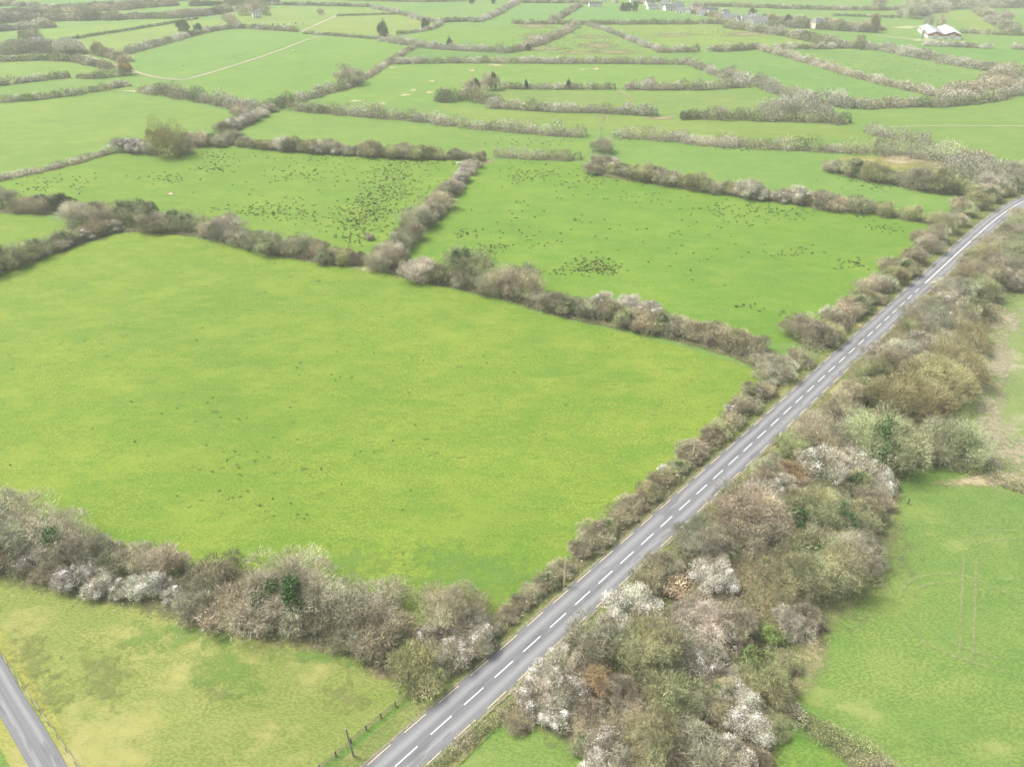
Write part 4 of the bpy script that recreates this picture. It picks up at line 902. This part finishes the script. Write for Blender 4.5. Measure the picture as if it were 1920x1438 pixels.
undergrowth('reeds', [(1272,1096,30,22),(1262,1110,20,14),(1473,900,24,16)], [(.74,.62,.44),(.68,.56,.38)], 'pale straw-coloured reeds in a gap of the roadside wood', h=2.2, size=.4, dens=26)
undergrowth('long_grass', [(1590,1040,26,60),(1530,1160,32,60),(1480,1260,26,50),(1660,930,26,50)], [(.42,.35,.25),(.33,.29,.17),(.24,.27,.11)], 'fawn long grass along the wood edge of the tractor field', h=.5, size=.25, dens=8)

# rushes in the fields: too many tufts to count
RU = {0: ('dark rush tufts across the left rushy field', [(120,338,60,10,40),(70,355,30,5,24),(145,358,10,8,14),(310,336,60,8,50),(405,300,40,20,70),(400,318,30,5,40),(570,330,60,12,70),(500,395,70,12,110),(560,405,50,10,50),
        (760,300,50,16,110),(740,330,50,20,120),(725,360,50,30,150),(705,380,40,30,170),(690,400,40,25,160),(660,420,40,25,120),(665,445,30,16,60),(540,380,150,50,80),(600,300,100,15,60),(820,305,30,8,24),(760,345,60,30,80)]),
      1: ('dark rush tufts across the right rushy field', [(1000,325,60,16,90),(980,335,20,6,30),(1100,340,60,14,60),(870,440,20,10,30),(920,470,20,10,24),(900,465,20,6,14),(1110,498,40,16,130),(1140,505,30,8,50),(1060,510,60,6,30),
        (1000,400,120,60,50),(1080,415,10,5,6),(1420,395,70,16,90),(1340,392,40,12,30),(1500,400,50,12,40),(1480,475,50,10,30),(1600,495,40,10,40),(1660,430,30,10,30),(1300,450,160,60,60),(1490,590,40,8,24),(1400,575,30,4,14),(1620,405,40,8,20),(1200,370,120,16,30),(960,455,60,30,24)]),
      2: ('dark rush tufts in the far narrow fields', [(1400,280,50,4,40),(1640,340,60,8,30),(1660,352,60,6,30),(1180,262,30,4,8),(1000,268,80,8,30)]),
      3: ('faint rush tufts scattered over the big field', [(380,770,260,180,70),(620,880,200,120,60),(700,700,120,60,50),(430,870,80,60,40),(480,940,60,40,30),(300,640,200,100,40),(1000,680,160,70,30)]),
      4: ('rushes in the far brown-tinged fields', [(1010,75,60,16,160),(1120,85,80,18,260),(1080,62,60,10,120),(1330,62,120,14,200),(1650,130,120,25,150),(990,90,60,8,100)])}
for k, (lab, cl) in RU.items():
    V, F, Cc = [], [], []; b = 0
    for (x, y, sx, sy, n) in cl:
        for _ in range(int(n*(.3 if k == 3 else .8))):
            px, py = x+random.gauss(0, sx*.6), y+random.gauss(0, sy*.6)
            g = P(px, py); rr = random.uniform(.15, .58)*(1 if k != 4 else 1.9)*(.6 if k == 3 else 1); m = 11 if k != 4 else 7
            th = rng.uniform(0, 6.28, m); q = np.sqrt(rng.random(m))*rr
            st = np.column_stack([g.x+np.cos(th)*q*1.2, g.y+np.sin(th)*q, np.full(m, .02)])
            dd = unit(np.column_stack([np.cos(th)*.5, np.sin(th)*.5, np.full(m, 1.)])+rng.normal(size=(m, 3))*.3)
            hh = .5 if k != 3 else .22
            v, f = tris(st, dd, rng.uniform(.6, 1.2, m)*hh, rng.uniform(.18, .32, m)*(2 if k == 4 else 1), rng)
            V.append(v); F.append(f+b); b += len(v)
            c = np.array(random.choice([(.13,.16,.06),(.15,.18,.065),(.235,.195,.12),(.135,.17,.06)] if k != 3 else [(.15,.215,.05),(.20,.23,.08)])); 
            if k == 4: c = np.array(random.choice([(.26,.18,.12),(.12,.14,.06),(.2,.16,.09)]))
            Cc.append(np.tile(np.append(c, 1), (len(v), 1)))
    V = np.vstack(V); V[:, 2] = np.maximum(V[:, 2], .02)+.07
    new_obj('rushes', np_mesh('rushes', V, np.vstack(F), np.vstack(Cc)), M['rush'], kind='stuff', label=lab, category='rushes')

# ------------------------------------------------------------------ buildings
def quadmesh(name, V, F): 
    me = bpy.data.meshes.new(name); me.from_pydata([tuple(v) for v in V], [], F); me.update(); return me
def boxm(V, F, x0, x1, y0, y1, z0, z1):
    b = len(V); V += [(x0,y0,z0),(x1,y0,z0),(x1,y1,z0),(x0,y1,z0),(x0,y0,z1),(x1,y0,z1),(x1,y1,z1),(x0,y1,z1)]
    F += [(b,b+3,b+2,b+1),(b+4,b+5,b+6,b+7),(b,b+1,b+5,b+4),(b+1,b+2,b+6,b+5),(b+2,b+3,b+7,b+6),(b+3,b,b+4,b+7)]
def house(x, y, L, D, eave, rise, rot, wall, roof, label, hip=False, shed=False, chim=True, group='houses of the village'):
    eave *= 1.15; L *= .88; D *= .9
    e = new_obj('house' if not shed else 'shed', None, label=label, category='house' if not shed else 'shed')
    if group: e['group'] = group
    e.location = P(x, y); e.rotation_euler = (0, 0, math.radians(rot))
    l, d = L/2, D/2
    V = [(-l,-d,0),(l,-d,0),(l,d,0),(-l,d,0),(-l,-d,eave),(l,-d,eave),(l,d,eave),(-l,d,eave),(-l,0,eave+(0 if hip else rise)),(l,0,eave+(0 if hip else rise))]
    F = [(0,1,5,4),(1,2,6,9,5),(2,3,7,6),(3,0,4,8,7)]
    new_obj('wall', quadmesh('wall', V, F), wall, e)
    o = .35; t = .16; hx = l*.45 if hip else l+o
    zz = eave-o*rise/d
    V = [(-l-o,-d-o,zz+t),(l+o,-d-o,zz+t),(l+o,d+o,zz+t),(-l-o,d+o,zz+t),(-hx,0,eave+rise+t),(hx,0,eave+rise+t)]
    F = [(0,1,5,4),(2,3,4,5),(1,2,5),(3,0,4)]
    if not hip:
        V += [(v[0], v[1], v[2]-t*.9) for v in V[:6]]
        F = [(0,1,5,4),(2,3,4,5),(6,10,11,7),(8,11,10,9),(0,6,7,1),(2,8,9,3),(1,7,11,5),(5,11,8,2),(3,9,10,4),(4,10,6,0)]
    rf = new_obj('roof', quadmesh('roof', V, F), roof, e)
    if chim:
        for sx in (-1, 1):
            V, F = [], []; cx = sx*(hx-.9 if not hip else hx*.8); boxm(V, F, cx-.5, cx+.5, -.4, .4, eave+rise-.6, eave+rise+1.2)
            new_obj('chimney', quadmesh('chimney', V, F), wall, rf)
    nw = max(2, int(L/3.2))
    for sgn in (-1, 1):
        for k in range(nw):
            cx = -l+L*(k+.5)/nw; z0, z1 = (.9, 2.1); nm = 'window'
            if k == nw//2 and sgn == -1: z0, z1, nm = 0, 2.1, 'door'
            V, F = [], []; boxm(V, F, cx-.55, cx+.55, sgn*d-.04, sgn*d+.04, z0+.02, z1); new_obj(nm, quadmesh(nm, V, F), M['glass'], e)
            if eave > 4.5:
                V, F = [], []; boxm(V, F, cx-.5, cx+.5, sgn*d-.04, sgn*d+.04, 3.4, 4.5); new_obj('window', quadmesh('window', V, F), M['glass'], e)
    return e
M['render'].node_tree.nodes['Principled BSDF'].inputs['Roughness'].default_value = .8
Wm, Wc, Sl, Sd, Tb = M['render'], M['render_cream'], M['slate'], M['slate_dark'], M['tile_brown']
VH = [(1100,6,14,8,3,3,20,Wm,Tb,'small brown-roofed white house at the left end of the village'),(1116,13,20,9,3.2,2.4,5,Wm,Sd,'long dark-roofed building left of the three conifers'),
 (1152,5,13,8,5,3,60,Wc,Sl,'cream house behind the gap left of the conifers'),(1188,5,13,8,3,3,10,Wm,Sl,'white house just behind the conifers'),(1205,7,14,8,3,3,-30,Wm,Tb,'brown-roofed white house right behind the conifers'),
 (1222,18,15,8,3,3,15,Wm,Sl,'first white bungalow right of the conifers'),(1238,17,14,8,3,3.4,70,Wm,Tb,'gabled white house beside the first bungalow'),(1254,20,16,9,3,4,20,Wm,Sl,'blue-grey roofed house before the largest roof'),
 (1268,18,20,13,3.4,5,15,Wm,Sl,'largest grey-roofed house of the village'),(1276,25,14,8,3,3,-10,Wm,Sl,'low white bungalow in front of the largest roof'),(1290,26,13,8,3,3.4,75,Wm,Sl,'white gable end house right of the largest roof'),
 (1306,24,14,8,3,3,5,Wc,Tb,'cream house with brown roof left of the dark roofs'),(1323,24,12,8,3,2.6,-8,Wm,Sd,'left one of the two dark-roofed houses'),(1336,25,13,8,3,2.6,-8,Wm,Sd,'right one of the two dark-roofed houses'),
 (1353,34,11,8,5,3,70,Wm,Sl,'narrow tall white house starting the right-hand row'),(1368,40,19,9,3,4.2,-14,Wm,Sl,'wide grey-roofed bungalow left in the right-hand row'),(1381,43,13,8,3,3.6,60,Wm,Sl,'gabled bungalow in the middle of the right-hand row'),
 (1402,40,18,9,3.4,2.5,-5,Wm,Sl,'bungalow with a low pale roof behind the right-hand row'),(1406,45,11,8,3,3.6,75,Wm,Sl,'small white gabled house second from the row end'),(1425,46,18,10,3,4.4,-14,Wm,Sl,'last wide grey-roofed house at the row end'),
 (1215,10,11,7,3,3,35,Wm,Sl,'tiny white house above the first white bungalow'),(1246,9,11,7,3,3,-20,Wm,Sl,'small white house behind the blue-grey roofed house'),
 (1298,19,10,7,3,3,60,Wm,Sl,'small white house behind the white gable end house'),(1314,30,10,7,3,2.8,-25,Wm,Sl,'small white shed-like house below the dark roofs'),(1359,29,10,7,3,3,15,Wm,Sl,'small white house behind the right-hand row start'),
 (1413,37,12,7,3,3,-30,Wm,Sl,'hindmost white house above the row end'),(1133,4,10,7,3,3,0,Wm,Tb,'small brown-roofed house left of the cream house')]
for h in VH: house(*h)
house(482,34,11,7,5,3,25,Wm,Sl,'white farmhouse among bare trees above the cattle', group=None)
house(1530,54,13,11,5.4,4,20,Wc,Sl,'hip-roofed two-storey house in dark bushes right of the village', hip=True, group=None)
def barn(x, y, L, D, eave, rise, rot, roofm, label, lean=False):
    e = new_obj('barn', None, label=label, category='barn'); e['group'] = 'farm sheds'; e.location = P(x, y); e.rotation_euler = (0, 0, math.radians(rot))
    l, d = L/2, D/2     # ridge runs along local x
    V, F = [], []; boxm(V, F, -l, l, -d, d, 0, 2.6); new_obj('base_wall', quadmesh('base_wall', V, F), M['render'], e)
    V = [(-l,-d,2.61),(l,-d,2.61),(l,d,2.61),(-l,d,2.61),(-l,-d,eave),(l,-d,eave),(l,d,eave),(-l,d,eave),(-l,0,eave+rise),(l,0,eave+rise)]
    new_obj('cladding', quadmesh('cladding', V, [(0,1,5,4),(1,2,6,9,5),(2,3,7,6),(3,0,4,8,7)]), M['redsteel'], e)
    V = []; F = []; n = 10
    for sx in (-1, 1):
        for k in range(n+1):
            yy = -d-.4+(2*d+.8)*k/n; zz = eave+rise*(1-abs(yy)/d)+.15; V += [(sx*(l+.5), yy, zz), (sx*(l+.5), yy, zz-.12)]
    m = 2*(n+1)
    for k in range(n):
        F += [(2*k, m+2*k, m+2*k+2, 2*k+2), (2*k+1, 2*k+3, m+2*k+3, m+2*k+1)]
    for s_ in (0, m):
        for k in range(n): F.append((s_+2*k, s_+2*k+1, s_+2*k+3, s_+2*k+2))
    F += [(0, 1, m+1, m), (2*n, m+2*n, m+2*n+1, 2*n+1)]
    new_obj('roof', quadmesh('roof', V, F), roofm, e)
    V, F = [], []; boxm(V, F, -l-.06, -l-.003, -2.2, 2.2, 0.02, 4.2); new_obj('door', quadmesh('door', V, F), M['roofwhite'], e)
    for k in range(4):
        V, F = [], []; cx = -l+L*(k+.5)/4; boxm(V, F, cx-1.4, cx+1.4, -.5, .5, eave+rise-.1, eave+rise+.55); new_obj('ridge_vent', quadmesh('ridge_vent', V, F), roofm, e)
barn(1744,66,64,15,4.2,2.6,72,M['roofblue'],'left red-gabled farm shed with pale blue roof')
barn(1777,67,60,15,4.2,2.6,70,M['roofwhite'],'right red-gabled farm shed with white roof')
e = new_obj('silo', None, label='narrow pale feed silo left of the red sheds', category='silo'); e.location = P(1727, 76)
V, F = [], []; k = 14
for z, r_ in ((1.5, .6), (3, 1.5), (9, 1.5), (10.2, .3)):
    for i in range(k): V.append((r_*math.cos(6.283*i/k), r_*math.sin(6.283*i/k), z))
for j in range(3):
    for i in range(k): F.append((j*k+i, j*k+(i+1) % k, (j+1)*k+(i+1) % k, (j+1)*k+i))
new_obj('tank', quadmesh('tank', V, F), M['steel'], e)
for i in range(4):
    V, F = [], []; a = 6.283*i/4+.7; tube(V, F, (1.3*math.cos(a), 1.3*math.sin(a), 0), (1.3*math.cos(a), 1.3*math.sin(a), 3.1), .09, .09, 6); new_obj('leg', np_mesh('leg', V, F), M['steel'], e)

# ------------------------------------------------------------------ cattle
def cow_mesh(name):
    me = bpy.data.meshes.new(name)
    # joints: pelvis root, spine, neck, head, legs
    J = [(-.8,0,1.25),(0,0,1.2),(.7,0,1.3),(1.15,0,1.35),(1.55,0,1.25),(1.85,0,1.0),
         (-.75,.22,.95),(-.95,.22,.5),(-.82,.22,.05),(-.75,-.22,.95),(-.95,-.22,.5),(-.82,-.22,.05),(.65,.2,.85),(.7,.2,.45),(.65,.2,.05),(.65,-.2,.85),(.7,-.2,.45),(.65,-.2,.05),(-1.1,0,1.2),(-1.15,0,.6)]
    R_ = [.36,.42,.36,.26,.17,.11,.2,.1,.07,.2,.1,.07,.15,.09,.07,.15,.09,.07,.08,.04]
    E = [(0,1),(1,2),(2,3),(3,4),(4,5),(0,6),(6,7),(7,8),(0,9),(9,10),(10,11),(2,12),(12,13),(13,14),(2,15),(15,16),(16,17),(0,18),(18,19)]
    me.from_pydata(J, E, []); o = bpy.data.objects.new('tmp', me); C.objects.link(o)
    o.modifiers.new('s', 'SKIN'); sv = me.skin_vertices[0].data
    for i, r_ in enumerate(R_): sv[i].radius = (r_, r_)
    sv[0].use_root = True
    o.modifiers.new('sub', 'SUBSURF').levels = 1
    dg = bpy.context.evaluated_depsgraph_get(); m2 = bpy.data.meshes.new_from_object(o.evaluated_get(dg)); m2.name = name
    bpy.data.objects.remove(o); return m2
cm_w, cm_b = cow_mesh('cow_pale'), cow_mesh('cow_dark'); cm_w.materials.append(M['cow_w']); cm_b.materials.append(M['cow_b'])
CW = [(505,47,'w'),(512,48,'b'),(520,46,'w'),(527,49,'w'),(514,45,'w'),(533,48,'b'),(541,49,'w'),(548,46,'b'),(547,49,'w'),(551,47,'w'),(555,46,'b'),(487,47,'b'),(494,46,'w'),(568,47,'b')]
wi = [c for c in CW if c[2] == 'w']; 
for x, y, t_ in CW:
    o = new_obj('cow', cm_w if t_ == 'w' else cm_b); o.location = P(x, y); o.rotation_euler = (0, 0, random.uniform(0, 6.28)); o.scale = (1.15,)*3
    same = sorted(c[0] for c in CW if c[2] == t_); o['category'] = 'cow'; o['group'] = 'cattle grazing above the hedge'
    o['label'] = '%s-coloured cow, number %s from the left among the %s cattle grazing' % ('pale' if t_ == 'w' else 'dark', ['one','two','three','four','five','six','seven','eight','nine'][same.index(x)], 'pale' if t_ == 'w' else 'dark')

# ------------------------------------------------------------------ small things: bale, trough, poles, fences
def bale(x, y, r_, l_, rot, label, name='round_bale', cat='bale'):
    V, F = [], []; k = 20; rings = [(-l_/2, r_*.9), (-l_/2+.12, r_), (l_/2-.12, r_), (l_/2, r_*.9)]
    for u, q in rings:
        for i in range(k): V.append((u, q*math.cos(6.283*i/k), r_+q*math.sin(6.283*i/k)))
    for j in range(3):
        for i in range(k): F.append((j*k+i, j*k+(i+1) % k, (j+1)*k+(i+1) % k, (j+1)*k+i))
    F += [tuple(range(k-1, -1, -1)), tuple(range(3*k, 4*k))]
    o = new_obj(name, quadmesh(name, V, F), M['plastic_w'], label=label, category=cat); o.location = P(x, y); o.rotation_euler = (0, 0, rot)
bale(550, 98, .8, 1.6, .3, 'white wrapped bale alone in the field right of the track')
bale(340, 124, .6, 1.6, 1.2, 'small white wrapped bale in the field left of the track')
def trough(x, y, label):
    e = new_obj('water_trough', None, label=label, category='trough'); e.location = P(x, y); e.rotation_euler = (0, 0, .4)
    V, F = [], []
    for b_ in ((-1.3,1.3,-.5,-.4,0,.6),(-1.3,1.3,.4,.5,0,.6),(-1.3,-1.2,-.398,.398,0,.6),(1.2,1.3,-.398,.398,0,.6),(-1.198,1.198,-.398,.398,.02,.12)): boxm(V, F, *b_)
    new_obj('basin', quadmesh('basin', V, F), M['plastic_w'], e)
    V, F = [], []; boxm(V, F, -1.19, -.7, -.39, .39, .5, .62); new_obj('float_cover', quadmesh('float_cover', V, F), M['concrete'], e)
trough(1629, 397, 'white water trough in front of the hedge gap'); trough(861, 307, 'small white trough by the corner of the left rushy field')
trough(1324, 98, 'pale trough at the small far gateway')

def pole(x, yb, h, r_, mat, label, lean=(0, 0), arms=True):
    e = new_obj('utility_pole', None, label=label, category='utility pole'); e.location = P(x, yb); e.rotation_euler = (lean[0], lean[1], 0)
    V, F = [], []; tube(V, F, (0, 0, -.3), (0, 0, h), r_, r_*.72, 10)
    F.append(tuple(range(10, 20))) if False else None
    new_obj('post', np_mesh('post', V, F), mat, e)
    V, F = [], []; tube(V, F, (0, 0, h), (0, 0, h+.1), r_*.8, .02, 10); new_obj('cap', np_mesh('cap', V, F), M['steel'], e)
    if arms:
        V, F = [], []; boxm(V, F, -.5, .5, -.06, .06, h-.5, h-.38); new_obj('crossarm', quadmesh('crossarm', V, F), M['wood_post'], e)
pole(663, 1417, 7.0, .17, M['pole_g'], 'weathered timber pole leaning beside the post-and-rail fence', (.02, -.03), arms=False)
pole(1058, 1099, 7.4, .19, M['pole_y'], 'slim yellowish pole standing in the nearer roadside hedge', arms=False)
pole(1297, 866, 7.0, .19, M['pole_y'], 'slim yellowish pole in the roadside hedge by white blossom', arms=False)
pole(1600, 612, 6.5, .17, M['pole_g'], 'slim grey pole in the roadside hedge nearest the bend', arms=False)
pole(1706, 12, 0.1, .01, M['pole_g'], 'x') if False else None

def rail_fence(pts, label, rails=3, post_step=2.6, h=1.2, gx_=M['wood_post']):
    p, t = dense(A2(pts), post_step); e = new_obj('fence', None, label=label, category='fence'); e.location = (*p[0], 0); p = p-p[0]
    for q in p:
        V, F = [], []; boxm(V, F, q[0]-.08, q[0]+.08, q[1]-.08, q[1]+.08, 0, h+.1); new_obj('post', quadmesh('post', V, F), gx_, e)
    for r_ in range(rails):
        V, F = [], []; z = h*(r_+.75)/rails*.98
        for a, b in zip(p[:-1], p[1:]): tube(V, F, (*a, z), (*b, z), .04, .04, 4)
        new_obj('rail', np_mesh('rail', V, F), gx_, e)
rail_fence([(470,1552),(600,1443),(690,1366),(768,1303)], 'dark post-and-rail fence beside the road at the bottom')
rail_fence([(768,1303),(788,1306),(806,1309)], 'short rail fence closing the pasture corner under the hedge end')
def wire_fence(pts, label):
    p, t = dense(A2(pts), 3.0); e = new_obj('fence', None, label=label, category='fence'); e.location = (*p[0], 0); p = p-p[0]
    for q in p:
        V, F = [], []; tube(V, F, (q[0], q[1], 0), (q[0], q[1], 1.15), .06, .055, 6); new_obj('post', np_mesh('post', V, F), M['wood_post'], e)
    for z in (.35, .7, 1.05):
        V, F = [], []
        for a, b in zip(p[:-1], p[1:]): tube(V, F, (a[0]+.07, a[1], z), (b[0]+.07, b[1], z), .02, .02, 4)
        new_obj('wire', np_mesh('wire', V, F), M['steel'], e)
wire_fence([(-60,1140),(0,1224),(40,1285),(90,1355),(147,1440),(200,1520)], 'post and wire fence between the small lane and the rough pasture')
# a gate post in the right-hand field
o = new_obj('fence_post', None); V, F = [], []; boxm(V, F, -.11, .11, -.11, .11, 0, 1.5); me = quadmesh('fence_post', V, F); bpy.data.objects.remove(o)
o = new_obj('fence_post', me, M['wood_post'], label='single dark post at the wood edge of the tractor-marked field', category='post'); o.location = P(1702, 945)
# field gate
def gate(x, y, L, rot, label):
    e = new_obj('gate', None, label=label, category='gate'); e.location = P(x, y); e.rotation_euler = (0, 0, rot)
    for sx in (0, L):
        V, F = [], []; boxm(V, F, sx-.1, sx+.1, -.1, .1, 0, 1.4); new_obj('post', quadmesh('post', V, F), M['concrete'], e)
    V, F = [], []
    for k in range(5): tube(V, F, (.15, 0, .25+.22*k), (L-.15, 0, .25+.22*k), .035, .035, 5)
    for u in (.15, L/2, L-.15): tube(V, F, (u, .0, .2), (u, .0, 1.2), .035, .035, 5)
    new_obj('frame', np_mesh('gate_frame', V, F), M['steel'], e)
gate(1155, 168, 4.5, .1, 'pale field gate in the gap above the striped field')

# ------------------------------------------------------------------ labels of the shrubs and trees
from collections import defaultdict
G = defaultdict(list)
for e, kind, words, where, x in PLANTS: G[(kind, words, where)].append((x, e))
ORD = ['first','second','third','fourth','fifth','sixth','seventh','eighth','ninth','tenth','eleventh','twelfth','thirteenth','fourteenth','fifteenth','sixteenth','seventeenth','eighteenth']
KN = {'tree': ('tree', 'trees'), 'shrub': ('shrub', 'shrubs'), 'bramble': ('bramble bush', 'bramble bushes')}
for (kind, words, where), lst in G.items():
    lst.sort(key=lambda q: q[0])
    for i, (x, e) in enumerate(lst):
        e['category'] = KN[kind][0]; e['group'] = 'shrubs and trees of '+where
        if len(lst) == 1: e['label'] = 'only %s %s in %s' % (words, KN[kind][0], where)
        elif i == 0: e['label'] = 'leftmost %s %s in %s' % (words, KN[kind][0], where)
        elif i == len(lst)-1: e['label'] = 'rightmost %s %s in %s' % (words, KN[kind][0], where)
        else: e['label'] = '%s %s %s from left in %s' % (ORD[i], words, KN[kind][0], where)

# ------------------------------------------------------------------ haze
hz = bpy.data.materials.new('haze'); hz.use_nodes = True; n = hz.node_tree; n.nodes.clear()
vo = n.nodes.new('ShaderNodeVolumePrincipled'); vo.inputs['Color'].default_value = (.93, .96, 1.0, 1); vo.inputs['Density'].default_value = .00022; vo.inputs['Anisotropy'].default_value = 0.
mo = n.nodes.new('ShaderNodeOutputMaterial'); n.links.new(vo.outputs[0], mo.inputs['Volume'])
V, F = [], []; boxm(V, F, -2450, 2450, -350, 3250, -1, 112)
new_obj('haze', quadmesh('haze', V, F), hz, kind='stuff')
